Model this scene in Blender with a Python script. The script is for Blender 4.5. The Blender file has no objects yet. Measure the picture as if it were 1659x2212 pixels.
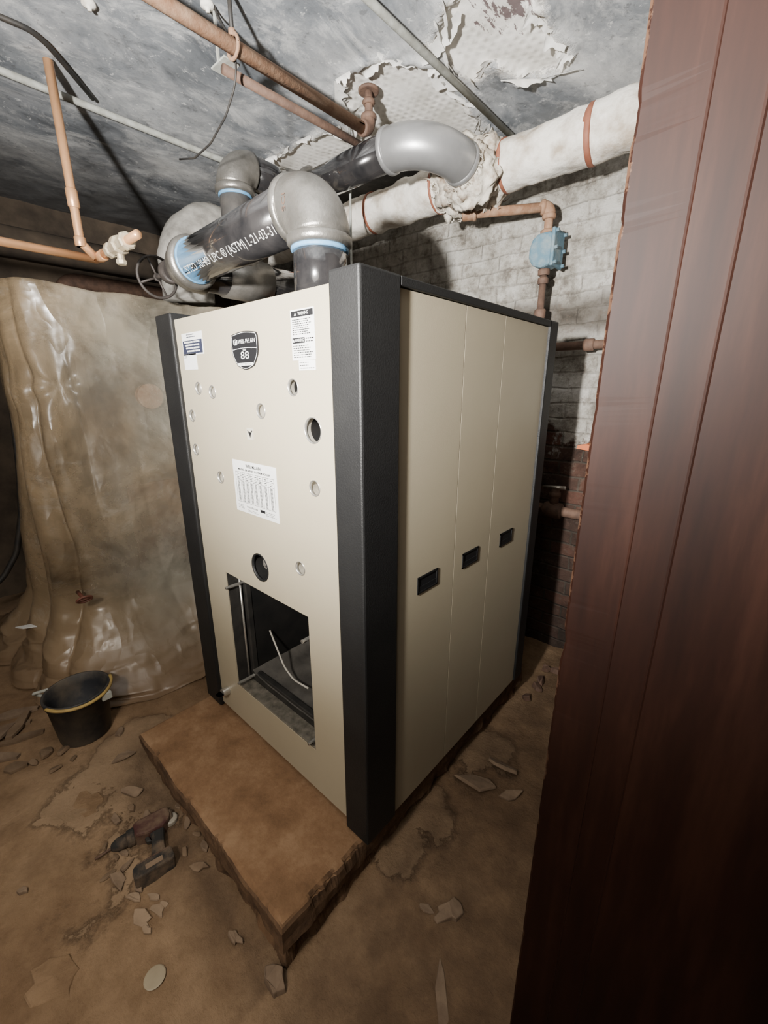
import bpy, bmesh, math, random
from mathutils import Vector, Matrix, noise
random.seed(7)
S = bpy.context.scene
COL = S.collection
PI = math.pi
# ------------------------------------------------------------------ camera
F_PX, CX, CY = 911.0, 829.5, 1106.0
YAW, PIT = math.radians(41.6), math.radians(16.46)
CAM = Vector((0, 0, 1.55))
FH = Vector((-math.sin(YAW), math.cos(YAW), 0)); RT = Vector((math.cos(YAW), math.sin(YAW), 0))
ZZ = Vector((0, 0, 1))
FW = FH*math.cos(PIT) - ZZ*math.sin(PIT); DN = -FH*math.sin(PIT) - ZZ*math.cos(PIT)
cd = bpy.data.cameras.new('camera'); cam = bpy.data.objects.new('camera', cd); COL.objects.link(cam)
cd.sensor_fit = 'VERTICAL'; cd.sensor_height = 36; cd.sensor_width = 27; cd.lens = 36*F_PX/2212
cd.clip_start = 0.02
m = Matrix((( RT.x, -DN.x, -FW.x, 0), (RT.y, -DN.y, -FW.y, 0), (RT.z, -DN.z, -FW.z, 0), (0, 0, 0, 1)))
cam.matrix_world = Matrix.Translation(CAM) @ m
S.camera = cam
def P(x, y, ax, v):
    "survey helper: the point of the plane ax=v seen at a photo pixel"
    d = RT*((x-CX)/F_PX) + DN*((y-CY)/F_PX) + FW
    i = 'xyz'.index(ax)
    return CAM + d*((v-CAM[i])/d[i])
# ------------------------------------------------------------------ materials
def nt(name):
    mt = bpy.data.materials.new(name); mt.use_nodes = True
    t = mt.node_tree; b = t.nodes['Principled BSDF']
    return mt, t, b
def nd(t, typ, **kw):
    n = t.nodes.new(typ)
    for k, v in kw.items():
        if k in n.inputs: n.inputs[k].default_value = v
        else: setattr(n, k, v)
    return n
def c4(c): return (c[0], c[1], c[2], 1)
def ramp(t, src, stops):
    r = t.nodes.new('ShaderNodeValToRGB'); e = r.color_ramp.elements
    while len(e) < len(stops): e.new(.5)
    for q, (p, c) in zip(e, stops): q.position = p; q.color = c4(c)
    t.links.new(src, r.inputs[0]); return r
def mixc(t, fac, a, b, mode='MIX'):
    n = t.nodes.new('ShaderNodeMix'); n.data_type = 'RGBA'; n.blend_type = mode
    for s, i in ((fac, 0), (a, 6), (b, 7)):
        if hasattr(s, 'is_output'): t.links.new(s, n.inputs[i])
        elif isinstance(s, (int, float)): n.inputs[i].default_value = s
        else: n.inputs[i].default_value = c4(s)
    return n.outputs[2]
def math_(t, op, a, b=None):
    n = t.nodes.new('ShaderNodeMath'); n.operation = op
    for s, i in ((a, 0), (b, 1)):
        if s is None: continue
        if hasattr(s, 'is_output'): t.links.new(s, n.inputs[i])
        else: n.inputs[i].default_value = s
    return n.outputs[0]
def tc(t): return t.nodes.new('ShaderNodeTexCoord').outputs['Object']
def noi(t, v, sc, det=6, rough=.6, dist=0):
    n = nd(t, 'ShaderNodeTexNoise', Scale=sc, Detail=det, Roughness=rough, Distortion=dist); t.links.new(v, n.inputs['Vector']); return n.outputs[0]
def bump(t, b, h, st=.3, d=.01):
    n = nd(t, 'ShaderNodeBump', Strength=st, Distance=d); t.links.new(h, n.inputs['Height']); t.links.new(n.outputs[0], b.inputs['Normal'])
def rng(t, v, a, b, c, d):
    n = nd(t, 'ShaderNodeMapRange'); t.links.new(v, n.inputs[0])
    for i, q in enumerate((a, b, c, d)): n.inputs[i+1].default_value = q
    return n.outputs[0]
def M(name, a, b2=None, sc=10, rough=.6, metal=0, bp=0, bs=60, lo=.35, hi=.65, coat=0, spec=.5, det=6):
    mt, t, b = nt(name); v = tc(t)
    b.inputs['Roughness'].default_value = rough; b.inputs['Metallic'].default_value = metal; b.inputs['Specular IOR Level'].default_value = spec
    if coat: b.inputs['Coat Weight'].default_value = coat
    if b2 is None: b2 = tuple(x*.85 for x in a)
    r = ramp(t, noi(t, v, sc, det), [(lo, a), (hi, b2)]); t.links.new(r.outputs[0], b.inputs['Base Color'])
    if bp: bump(t, b, noi(t, v, bs), bp, .005)
    return mt
m_tan = M('tan_enamel', (.355, .309, .222), (.335, .291, .207), sc=3, rough=.38, bp=.06, bs=300)
m_char = M('charcoal_enamel', (.0082, .0082, .0085), (.0115, .0115, .0115), sc=5, rough=.5, bp=.25, bs=220, spec=.3)
m_black = M('black_pipe_lacquer', (.010, .010, .011), (.03, .028, .028), sc=9, rough=.16, bp=.05, bs=30, coat=1.0)
m_dgrey = M('dull_black_pipe', (.035, .034, .033), (.07, .064, .058), sc=14, rough=.55, bp=.2)
m_iron = M('grey_cast_fitting', (.30, .285, .26), (.19, .18, .16), sc=14, rough=.34, metal=.75, bp=.22, bs=120)
m_galv = M('grey_smooth_fitting', (.33, .33, .33), (.27, .27, .27), sc=7, rough=.36, metal=.55, bp=.05)
m_blue = M('blue_joint_tape', (.09, .24, .42), (.14, .31, .50), sc=40, rough=.5)
m_white = M('white_print', (.66, .66, .64), (.62, .62, .60), rough=.5)
m_ink = M('black_print', (.010, .010, .011), rough=.5, spec=.3)
m_navy = M('navy_print', (.022, .025, .045), rough=.5)
m_rust = M('rusty_steel', (.19, .095, .05), (.30, .19, .12), sc=22, rough=.8, bp=.4, bs=70)
m_rustd = M('dark_rusty_steel', (.07, .04, .028), (.13, .075, .05), sc=20, rough=.8, bp=.4, bs=70)
m_wheel = M('dark_wheel_iron', (.03, .025, .022), (.06, .05, .045), sc=20, rough=.6)
m_copper = M('copper', (.82, .45, .23), (.62, .33, .16), sc=8, rough=.36, metal=.55)
m_brass = M('brass', (.66, .58, .42), (.48, .40, .28), sc=20, rough=.4, metal=.5)
m_galvc = M('painted_conduit', (.36, .37, .34), (.24, .24, .21), sc=25, rough=.6, bp=.2)
m_dark = M('black_void_iron', (.006, .006, .006), (.012, .011, .01), sc=10, rough=.8, spec=.2)
m_sleeve = M('hole_sleeve_metal', (.50, .46, .38), (.36, .33, .27), sc=40, rough=.35, metal=.35)
m_hole = M('hole_backing', (.035, .032, .028), (.11, .10, .08), sc=45, rough=.6)
m_frame = M('dark_frame_iron', (.04, .037, .033), (.02, .019, .018), sc=14, rough=.5, metal=.3, bp=.3)
m_ash = M('grey_tray_iron', (.17, .158, .14), (.09, .083, .075), sc=9, rough=.42, metal=.4, bp=.3, bs=40)
m_sill = M('tray_edge_metal', (.26, .235, .19), (.11, .10, .08), sc=30, rough=.4, metal=.45, bp=.2)
m_steel = M('bright_steel', (.60, .58, .53), (.45, .43, .39), sc=20, rough=.32, metal=.8)
m_wht_lag = M('white_lagging', (.66, .63, .57), (.32, .265, .205), sc=9, rough=.9, bp=1.0, bs=30, lo=.45, hi=.67, det=10)
m_fray = M('frayed_lagging', (.58, .54, .46), (.22, .165, .12), sc=16, rough=.9, bp=1.0, bs=45, lo=.43, hi=.63, det=10)
m_band = M('brown_band', (.17, .055, .03), (.24, .09, .05), sc=15, rough=.7)
m_plug = M('black_bucket_plastic', (.016, .017, .021), (.10, .082, .060), sc=7, rough=.65, lo=.40, hi=.68)
m_yel = M('yellow_plastic', (.38, .265, .08), (.22, .15, .06), sc=20, rough=.6)
m_drill = M('maroon_tool_plastic', (.045, .012, .010), (.12, .078, .05), sc=15, rough=.8, lo=.42, hi=.62)
m_tool = M('black_rubber', (.012, .012, .012), (.03, .025, .02), sc=20, rough=.6)
m_tooldust = M('dusty_rubber', (.014, .013, .012), (.12, .083, .053), sc=16, rough=.9, lo=.44, hi=.68)
m_chip = M('plaster_rubble', (.20, .14, .092), (.13, .088, .057), sc=16, rough=.95, bp=.5, bs=50)
m_crust = M('pale_floor_crust', (.265, .19, .125), (.20, .138, .088), sc=9, rough=.95, bp=.6, bs=40)
m_tblue = M('blue_trap_paint', (.075, .15, .20), (.17, .22, .235), sc=22, rough=.7, bp=.5, bs=60, lo=.42, hi=.66)
m_wood = M('scrap_wood', (.11, .07, .04), (.19, .13, .08), sc=14, rough=.9, bp=.5)
m_silver = M('grey_lagging', (.46, .44, .40), (.2, .19, .17), sc=9, rough=.8, bp=.6, bs=30)
m_rope = M('grey_cable', (.48, .45, .39), (.36, .33, .28), sc=90, rough=.9, bp=.5, bs=120)
m_org = M('orange_marker', (.55, .14, .04), (.45, .12, .04), rough=.7)
m_dwall = M('dark_masonry', (.10, .075, .052), (.04, .03, .022), sc=4, rough=.95, bp=.7, bs=12)
m_flake = M('peeled_paint', (.80, .79, .76), (.62, .61, .58), sc=20, rough=.8)
m_old = M('old_boiler_iron', (.05, .042, .035), (.12, .085, .055), sc=5, rough=.9, bp=.4)
# door paint: worn, with chips of paler wood along the room-side arris
m_red, t, b = nt('oxblood_door_paint'); v = tc(t); b.inputs['Roughness'].default_value = .58; b.inputs['Specular IOR Level'].default_value = .14
sp = t.nodes.new('ShaderNodeSeparateXYZ'); t.links.new(v, sp.inputs[0])
mpd = nd(t, 'ShaderNodeMapping'); mpd.inputs['Scale'].default_value = (1.6, 1.6, .18); t.links.new(v, mpd.inputs[0])
col = ramp(t, noi(t, mpd.outputs[0], 9, 10, .66), [(.36, (.0080, .0026, .0015)), (.52, (.0135, .0043, .0023)), (.68, (.024, .0085, .0048))]).outputs[0]
ex_ = rng(t, sp.outputs[0], -.186, -.168, .64, .0)
chip = ramp(t, math_(t, 'ADD', ex_, math_(t, 'MULTIPLY', math_(t, 'SUBTRACT', noi(t, v, 20, 8, .75), .5), 1.6)), [(.50, (0, 0, 0)), (.56, (1, 1, 1))]).outputs[0]
col = mixc(t, math_(t, 'MULTIPLY', chip, .75), col, (.065, .034, .020))
t.links.new(col, b.inputs['Base Color']); bump(t, b, math_(t, 'SUBTRACT', math_(t, 'MULTIPLY', noi(t, mpd.outputs[0], 9, 4, .5), .4), math_(t, 'MULTIPLY', chip, .6)), .12, .005)
# pad: dusty top; dirty brown sides, their shade painted in by face normal
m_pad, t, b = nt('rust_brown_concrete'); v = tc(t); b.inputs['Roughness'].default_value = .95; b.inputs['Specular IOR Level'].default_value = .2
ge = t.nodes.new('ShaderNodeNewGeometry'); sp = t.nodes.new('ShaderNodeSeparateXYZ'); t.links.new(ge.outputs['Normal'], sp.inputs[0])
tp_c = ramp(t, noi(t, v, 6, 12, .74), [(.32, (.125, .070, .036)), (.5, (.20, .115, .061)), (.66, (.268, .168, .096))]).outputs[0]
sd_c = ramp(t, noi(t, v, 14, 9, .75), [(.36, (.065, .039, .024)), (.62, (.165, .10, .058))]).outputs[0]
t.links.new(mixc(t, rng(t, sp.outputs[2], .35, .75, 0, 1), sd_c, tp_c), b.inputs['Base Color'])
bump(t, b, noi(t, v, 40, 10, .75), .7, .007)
# ceiling
m_ceil, t, b = nt('peeling_ceiling'); v = tc(t)
mps = nd(t, 'ShaderNodeMapping'); mps.inputs['Scale'].default_value = (1.0, .6, 1); mps.inputs['Rotation'].default_value = (0, 0, .5); t.links.new(v, mps.inputs[0]); vv = mps.outputs[0]
n1 = noi(t, vv, 1.8, 12, .68, .4); n2 = noi(t, vv, 5.5, 11, .75, .5); n3 = noi(t, v, 22, 8, .76)
base = ramp(t, n1, [(.33, (.09, .10, .112)), (.45, (.19, .205, .222)), (.56, (.35, .36, .37)), (.66, (.60, .60, .595))]).outputs[0]
fl = ramp(t, n2, [(.50, (0, 0, 0)), (.63, (1, 1, 1))]).outputs[0]
base = mixc(t, math_(t, 'MULTIPLY', fl, .55), base, (.66, .66, .65))
dn = ramp(t, n2, [(.36, (1, 1, 1)), (.45, (0, 0, 0))]).outputs[0]
base = mixc(t, math_(t, 'MULTIPLY', dn, .6), base, (.06, .066, .073))
dk = ramp(t, n3, [(.37, (1, 1, 1)), (.41, (0, 0, 0))]).outputs[0]
base = mixc(t, math_(t, 'MULTIPLY', dk, .45), base, (.06, .06, .06))
wh = ramp(t, n3, [(.60, (0, 0, 0)), (.64, (1, 1, 1))]).outputs[0]
base = mixc(t, math_(t, 'MULTIPLY', wh, .55), base, (.74, .74, .73))
at = t.nodes.new('ShaderNodeAttribute'); at.attribute_name = 'patch'
sd = math_(t, 'ADD', at.outputs['Fac'], math_(t, 'MULTIPLY', math_(t, 'SUBTRACT', noi(t, v, 9, 9, .78), .46), .24))
ins = math_(t, 'GREATER_THAN', sd, 0.0)
edge = ramp(t, sd, [(0, (1, 1, 1)), (.009, (0, 0, 0))]).outputs[0]
lipw = ramp(t, math_(t, 'MULTIPLY', sd, -1.0), [(.0, (1, 1, 1)), (.028, (0, 0, 0))]).outputs[0]
wv = []
for ang in (.25, -.95):
    mp = nd(t, 'ShaderNodeMapping'); mp.inputs['Rotation'].default_value = (0, 0, ang); t.links.new(v, mp.inputs[0])
    w = nd(t, 'ShaderNodeTexWave', Scale=9, Distortion=2.2); w.inputs['Detail'].default_value = 2; w.inputs['Detail Scale'].default_value = 1.4; t.links.new(mp.outputs[0], w.inputs[0]); wv.append(w.outputs['Fac'])
quilt = math_(t, 'MULTIPLY', math_(t, 'MULTIPLY', wv[0], wv[1]), ramp(t, noi(t, v, 3.5, 5), [(.40, (.15, .15, .15)), (.56, (1, 1, 1))]).outputs[0])
pat = ramp(t, noi(t, v, 6, 8, .65), [(.35, (.62, .60, .55)), (.58, (.82, .80, .76))]).outputs[0]
pat = mixc(t, math_(t, 'MULTIPLY', quilt, .38), pat, (.45, .43, .38))
at2 = t.nodes.new('ShaderNodeAttribute'); at2.attribute_name = 'stain'
mp = nd(t, 'ShaderNodeMapping'); mp.inputs['Scale'].default_value = (30, 9, 1); mp.inputs['Rotation'].default_value = (0, 0, .4); t.links.new(v, mp.inputs[0])
st = math_(t, 'GREATER_THAN', math_(t, 'MULTIPLY', at2.outputs['Fac'], noi(t, mp.outputs[0], 1.2, 8, .74)), .50)
pat = mixc(t, math_(t, 'MULTIPLY', st, .9), pat, (.07, .035, .04))
base = mixc(t, math_(t, 'MULTIPLY', lipw, .7), base, (.70, .69, .67))
col = mixc(t, ins, base, pat)
col = mixc(t, math_(t, 'MULTIPLY', math_(t, 'MULTIPLY', edge, ins), .8), col, (.08, .065, .055))
at3 = t.nodes.new('ShaderNodeAttribute'); at3.attribute_name = 'left_dark'
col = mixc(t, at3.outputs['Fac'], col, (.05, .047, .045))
t.links.new(col, b.inputs['Base Color'])
t.links.new(math_(t, 'MAXIMUM', rng(t, n1, .38, .6, .40, .8), math_(t, 'MULTIPLY', ins, .85)), b.inputs['Roughness'])
h = math_(t, 'ADD', math_(t, 'MULTIPLY', n2, .5), math_(t, 'MULTIPLY', math_(t, 'MULTIPLY', quilt, ins), -.36))
h = math_(t, 'SUBTRACT', h, math_(t, 'MULTIPLY', lipw, .6))
bump(t, b, h, .5, .012)
# brick
m_brick, t, b = nt('painted_brick'); v = tc(t); b.inputs['Roughness'].default_value = .9
sp = t.nodes.new('ShaderNodeSeparateXYZ'); t.links.new(v, sp.inputs[0])
cb = t.nodes.new('ShaderNodeCombineXYZ'); t.links.new(sp.outputs[0], cb.inputs[0]); t.links.new(sp.outputs[2], cb.inputs[1])
wob = nd(t, 'ShaderNodeVectorMath', operation='ADD'); t.links.new(cb.outputs[0], wob.inputs[0])
nz = nd(t, 'ShaderNodeTexNoise', Scale=9, Detail=5); t.links.new(v, nz.inputs['Vector'])
ws = nd(t, 'ShaderNodeVectorMath', operation='SCALE'); ws.inputs['Scale'].default_value = .028; t.links.new(nz.outputs['Color'], ws.inputs[0]); t.links.new(ws.outputs[0], wob.inputs[1])
br = nd(t, 'ShaderNodeTexBrick', Scale=1.0); t.links.new(wob.outputs[0], br.inputs['Vector'])
for k, q in (('Mortar Size', .009), ('Brick Width', .23), ('Row Height', .078), ('Mortar Smooth', .9)): br.inputs[k].default_value = q
br.inputs['Color1'].default_value = (.12, .05, .033, 1); br.inputs['Color2'].default_value = (.065, .036, .026, 1); br.inputs['Mortar'].default_value = (.075, .06, .047, 1)
brw = nd(t, 'ShaderNodeTexBrick', Scale=1.0); t.links.new(wob.outputs[0], brw.inputs['Vector'])
for k, q in (('Mortar Size', .007), ('Brick Width', .23), ('Row Height', .078), ('Mortar Smooth', 1.0)): brw.inputs[k].default_value = q
brw.inputs['Color1'].default_value = (.52, .505, .47, 1); brw.inputs['Color2'].default_value = (.46, .445, .41, 1); brw.inputs['Mortar'].default_value = (.40, .38, .345, 1)
zr = rng(t, sp.outputs[2], .95, 1.5, 0, 1)
pf = math_(t, 'ADD', zr, math_(t, 'MULTIPLY', math_(t, 'SUBTRACT', noi(t, v, 7, 9, .72), .55), 2.4))
pf = ramp(t, pf, [(.36, (0, 0, 0)), (.54, (1, 1, 1))]).outputs[0]
col = mixc(t, pf, br.outputs['Color'], brw.outputs['Color'])
band = math_(t, 'SUBTRACT', 1.0, math_(t, 'MULTIPLY', math_(t, 'ABSOLUTE', math_(t, 'SUBTRACT', sp.outputs[2], 1.90)), 6.0))
band = ramp(t, math_(t, 'ADD', band, math_(t, 'MULTIPLY', math_(t, 'SUBTRACT', noi(t, v, 5, 8, .7), .55), 1.8)), [(.3, (0, 0, 0)), (.65, (1, 1, 1))]).outputs[0]
col = mixc(t, math_(t, 'MULTIPLY', band, .85), col, (.09, .075, .06))
gr = ramp(t, noi(t, v, 5.0, 12, .76), [(.38, (.33, .305, .275)), (.48, (.76, .74, .70)), (.59, (1.12, 1.12, 1.12))]).outputs[0]
col = mixc(t, 1.0, col, gr, 'MULTIPLY')
spk = ramp(t, noi(t, v, 19, 8, .76), [(.39, (1, 1, 1)), (.45, (0, 0, 0))]).outputs[0]
col = mixc(t, math_(t, 'MULTIPLY', spk, .5), col, (.13, .098, .075))
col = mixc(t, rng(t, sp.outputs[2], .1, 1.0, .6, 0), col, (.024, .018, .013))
t.links.new(col, b.inputs['Base Color'])
hh = math_(t, 'SUBTRACT', math_(t, 'MULTIPLY', noi(t, v, 24, 9, .76), 1.3), math_(t, 'MULTIPLY', br.outputs['Fac'], .6)); bump(t, b, hh, .9, .016)
# floor
m_floor, t, b = nt('dirt_floor'); v = tc(t); b.inputs['Roughness'].default_value = .95; b.inputs['Specular IOR Level'].default_value = .15
f1 = ramp(t, noi(t, v, 1.3, 8, .58, .3), [(.34, (.185, .118, .070)), (.50, (.245, .163, .099)), (.68, (.295, .204, .129))]).outputs[0]
f2 = ramp(t, noi(t, v, 8, 9, .72), [(.34, (.70, .67, .63)), (.6, (1.05, 1.04, 1.0))]).outputs[0]
col = mixc(t, 1.0, f1, f2, 'MULTIPLY')
atc = t.nodes.new('ShaderNodeAttribute'); atc.attribute_name = 'crust'
cs = math_(t, 'ADD', atc.outputs['Fac'], math_(t, 'MULTIPLY', math_(t, 'SUBTRACT', noi(t, v, 13, 9, .75), .5), .45))
cin = ramp(t, cs, [(.14, (0, 0, 0)), (.16, (1, 1, 1))]).outputs[0]
ced = math_(t, 'SUBTRACT', ramp(t, cs, [(.09, (0, 0, 0)), (.135, (1, 1, 1))]).outputs[0], cin)
col = mixc(t, math_(t, 'MULTIPLY', cin, .3), col, (.31, .228, .15))
col = mixc(t, math_(t, 'MULTIPLY', ced, .5), col, (.085, .055, .035))
atf = t.nodes.new('ShaderNodeAttribute'); atf.attribute_name = 'dirt_shade'  # crumbly dirt and painted-in shade share this mask
col = mixc(t, math_(t, 'MULTIPLY', atf.outputs['Fac'], ramp(t, noi(t, v, 10, 8, .7), [(.35, (.45, .45, .45)), (.6, (1, 1, 1))]).outputs[0]), col, (.06, .039, .025))
t.links.new(col, b.inputs['Base Color'])
bump(t, b, math_(t, 'ADD', math_(t, 'ADD', noi(t, v, 14, 9, .75), math_(t, 'MULTIPLY', noi(t, v, 90, 4), .3)), math_(t, 'MULTIPLY', cin, .4)), .7, .018)
# plastic
m_sheet, t, b = nt('dusty_plastic_sheet'); v = tc(t)
sp = t.nodes.new('ShaderNodeSeparateXYZ'); t.links.new(v, sp.inputs[0])
fc = math_(t, 'MULTIPLY', rng(t, sp.outputs[1], .45, .75, 0, 1), ramp(t, noi(t, v, 1.5, 4, .55), [(.38, (.4, .4, .4)), (.6, (1, 1, 1))]).outputs[0])
colp = mixc(t, fc, (.36, .265, .16), (.38, .35, .28))
scr = ramp(t, noi(t, v, 7, 10, .78, .8), [(.54, (0, 0, 0)), (.66, (1, 1, 1))]).outputs[0]
colp = mixc(t, math_(t, 'MULTIPLY', scr, .35), colp, (.62, .58, .50))
colp = mixc(t, rng(t, sp.outputs[2], 0, .45, 0, 1), (.215, .142, .084), colp)
t.links.new(colp, b.inputs['Base Color']); b.inputs['Specular IOR Level'].default_value = .55
t.links.new(rng(t, noi(t, v, 3, 5), .35, .65, .22, .46), b.inputs['Roughness'])
mpc = nd(t, 'ShaderNodeMapping'); mpc.inputs['Scale'].default_value = (1, 1, .5); mpc.inputs['Rotation'].default_value = (.35, .2, 0); t.links.new(v, mpc.inputs[0])
c1_ = math_(t, 'ABSOLUTE', math_(t, 'SUBTRACT', noi(t, mpc.outputs[0], 2.8, 1, .4, .2), .5))
c2_ = math_(t, 'ABSOLUTE', math_(t, 'SUBTRACT', noi(t, mpc.outputs[0], 7.5, 1, .4, .2), .5))
c3_ = math_(t, 'ABSOLUTE', math_(t, 'SUBTRACT', noi(t, v, 15, 1, .4), .5))
crh = math_(t, 'ADD', math_(t, 'ADD', c1_, math_(t, 'MULTIPLY', c2_, .36)), math_(t, 'MULTIPLY', c3_, .07))
bump(t, b, math_(t, 'MULTIPLY', crh, -1.0), .65, .08)
tr = nd(t, 'ShaderNodeBsdfTranslucent'); t.links.new(colp, tr.inputs[0])
mx = nd(t, 'ShaderNodeMixShader'); mx.inputs[0].default_value = .2
t.links.new(b.outputs[0], mx.inputs[1]); t.links.new(tr.outputs[0], mx.inputs[2])
tp_ = nd(t, 'ShaderNodeBsdfTransparent'); mx2 = nd(t, 'ShaderNodeMixShader')
hz_ = ramp(t, noi(t, v, 2.0, 8, .68, .5), [(.38, (.74, .74, .74)), (.62, (.22, .22, .22))]).outputs[0]
t.links.new(math_(t, 'MULTIPLY', hz_, rng(t, sp.outputs[2], .25, .6, 0, 1)), mx2.inputs[0])
t.links.new(mx.outputs[0], mx2.inputs[1]); t.links.new(tp_.outputs[0], mx2.inputs[2]); t.links.new(mx2.outputs[0], t.nodes['Material Output'].inputs[0])
# ------------------------------------------------------------------ builders
ORG = {}
def root(name, loc, label, cat, group=None):
    o = bpy.data.objects.new(name, None); COL.objects.link(o); o.location = loc; o.empty_display_size = .05
    ORG[o] = Vector(loc); tag(o, label, cat, group); return o
def tag(o, label, cat, group=None):
    o['label'] = label; o['category'] = cat
    if group: o['group'] = group
    return o
def obj(name, bm, mt, parent=None, smooth=False, bev=0, org=None, label=None):
    bmesh.ops.recalc_face_normals(bm, faces=bm.faces)
    me = bpy.data.meshes.new(name)
    og = ORG[parent] if parent else (Vector(org) if org is not None else Vector((0, 0, 0)))
    bmesh.ops.translate(bm, vec=-og, verts=bm.verts)
    bm.to_mesh(me); bm.free()
    if smooth:
        for p in me.polygons: p.use_smooth = True
    o = bpy.data.objects.new(name, me); COL.objects.link(o); me.materials.append(mt)
    if parent: o.parent = parent; ORG[o] = og
    else: o.location = og; ORG[o] = og
    if bev:
        md = o.modifiers.new('bevel', 'BEVEL'); md.width = bev; md.segments = 2; md.limit_method = 'ANGLE'
    if label: o['label'] = label
    return o
def struct(name, bm, mt, **k):
    o = obj(name, bm, mt, **k); o['kind'] = 'structure'; return o
def B(): return bmesh.new()
def box(bm, lo, hi):
    lo = Vector(lo); hi = Vector(hi)
    mtx = Matrix.Translation((lo+hi)/2) @ Matrix.Diagonal((*(hi-lo), 1))
    bmesh.ops.create_cube(bm, size=1, matrix=mtx)
def frame(d):
    d = d.normalized(); a = Vector((0, 0, 1)) if abs(d.z) < .9 else Vector((1, 0, 0))
    u = d.cross(a).normalized(); return u, d.cross(u).normalized()
def tube(bm, pts, r, seg=20, cap=True):
    pts = [Vector(p) for p in pts]; n = len(pts)
    rr = r if isinstance(r, (list, tuple)) else [r]*n
    tn = []
    for i in range(n):
        d = pts[min(i+1, n-1)] - pts[max(i-1, 0)]
        tn.append(d.normalized() if d.length > 1e-9 else (tn[-1] if tn else Vector((0, 0, 1))))
    u, w = frame(tn[0]); rings = []
    for i in range(n):
        u = (u - tn[i]*u.dot(tn[i])).normalized(); w = tn[i].cross(u)
        rings.append([bm.verts.new(pts[i] + (u*math.cos(2*PI*k/seg) + w*math.sin(2*PI*k/seg))*rr[i]) for k in range(seg)])
    for i in range(n-1):
        for k in range(seg):
            bm.faces.new((rings[i][k], rings[i][(k+1) % seg], rings[i+1][(k+1) % seg], rings[i+1][k]))
    if cap: bm.faces.new(rings[0][::-1]); bm.faces.new(rings[-1])
    return rings
def collar(bm, c, d, r, L, seg=28, bead=.25):
    "rounded ring band centred at c along d"
    c = Vector(c); d = Vector(d).normalized(); e = min(L*bead, r*.2)
    tube(bm, [c-d*L/2, c-d*L/2, c-d*(L/2-e), c+d*(L/2-e), c+d*L/2, c+d*L/2], [r*.8, r-e, r, r, r-e, r*.8], seg)
def fillet(pts, rad, n=8):
    pts = [Vector(p) for p in pts]; out = [pts[0]]
    for i in range(1, len(pts)-1):
        a = (pts[i-1]-pts[i]); c = (pts[i+1]-pts[i]); al = a.angle(c); rd = rad
        L = min(rd/math.tan(al/2), a.length*.49, c.length*.49)
        p0 = pts[i]+a.normalized()*L; p1 = pts[i]+c.normalized()*L
        for k in range(n+1):
            s = k/n; q = p0*(1-s)**2 + pts[i]*2*s*(1-s) + p1*s*s; out.append(q)
    out.append(pts[-1]); return out
def arc(corner, d0, d1, R, n=14):
    "from corner+d0*R round to corner+d1*R (perpendicular legs)"
    c = Vector(corner); d0 = Vector(d0).normalized(); d1 = Vector(d1).normalized(); o = c+d0*R+d1*R
    return [o - d1*R*math.cos(s*PI/2/n) - d0*R*math.sin(s*PI/2/n) for s in range(n+1)]
def elbow(bm, corner, d0, d1, R, r, lip=.012, L=.05):
    tube(bm, arc(corner, d0, d1, R), r, 32)
    d0 = Vector(d0).normalized(); d1 = Vector(d1).normalized()
    collar(bm, Vector(corner)+d0*(R+L*.3), d0, r+lip, L, 32); collar(bm, Vector(corner)+d1*(R+L*.3), d1, r+lip, L, 32)
def lathe(bm, prof, c, seg=40):
    rings = []
    for r, z in prof:
        rings.append([bm.verts.new((c[0]+r*math.cos(2*PI*k/seg), c[1]+r*math.sin(2*PI*k/seg), c[2]+z)) for k in range(seg)])
    for a, q in zip(rings, rings[1:]):
        for k in range(seg): bm.faces.new((a[k], a[(k+1) % seg], q[(k+1) % seg], q[k]))
    bm.faces.new(rings[0][::-1]); bm.faces.new(rings[-1])
def ylathe(bm, prof, X, Z, seg=36):
    "open ring surface about the Y axis through (X, Z): prof of (radius, y)"
    rings = [[bm.verts.new((X+r*math.cos(2*PI*k/seg), y, Z+r*math.sin(2*PI*k/seg))) for k in range(seg)] for r, y in prof]
    for a, q in zip(rings, rings[1:]):
        for k in range(seg): bm.faces.new((a[k], a[(k+1) % seg], q[(k+1) % seg], q[k]))
def prism(bm, poly, f0, f1):
    a = [bm.verts.new(f0(p)) for p in poly]; c = [bm.verts.new(f1(p)) for p in poly]
    bm.faces.new(a); bm.faces.new(c[::-1]); n = len(poly)
    for i in range(n): bm.faces.new((a[i], a[(i+1) % n], c[(i+1) % n], c[i]))
def text2d(body, size, bold=0):
    c = bpy.data.curves.new('t', 'FONT'); c.body = body; c.size = size; c.align_x = 'CENTER'; c.align_y = 'CENTER'; c.resolution_u = 3; c.offset = bold
    o = bpy.data.objects.new('t', c); COL.objects.link(o); dg = bpy.context.evaluated_depsgraph_get()
    me = bpy.data.meshes.new_from_object(o.evaluated_get(dg))
    vs = [v.co.xy.copy() for v in me.vertices]; fs = [tuple(p.vertices) for p in me.polygons]
    bpy.data.objects.remove(o); bpy.data.curves.remove(c); bpy.data.meshes.remove(me); return vs, fs
def put_text(bm, body, size, fmap, width=None, bold=0):
    vs, fs = text2d(body, size, bold); k = 1
    if width and vs:
        w = max(q.x for q in vs)-min(q.x for q in vs); k = width/w
    nv = [bm.verts.new(fmap(q.x*k, q.y)) for q in vs]
    for f in fs:
        try: bm.faces.new([nv[i] for i in f])
        except ValueError: pass
def fbm(x, y, z=0, s=1, o=4):
    return noise.fractal(Vector((x*s, y*s, z*s)), 1.0, 2.0, o)
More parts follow.
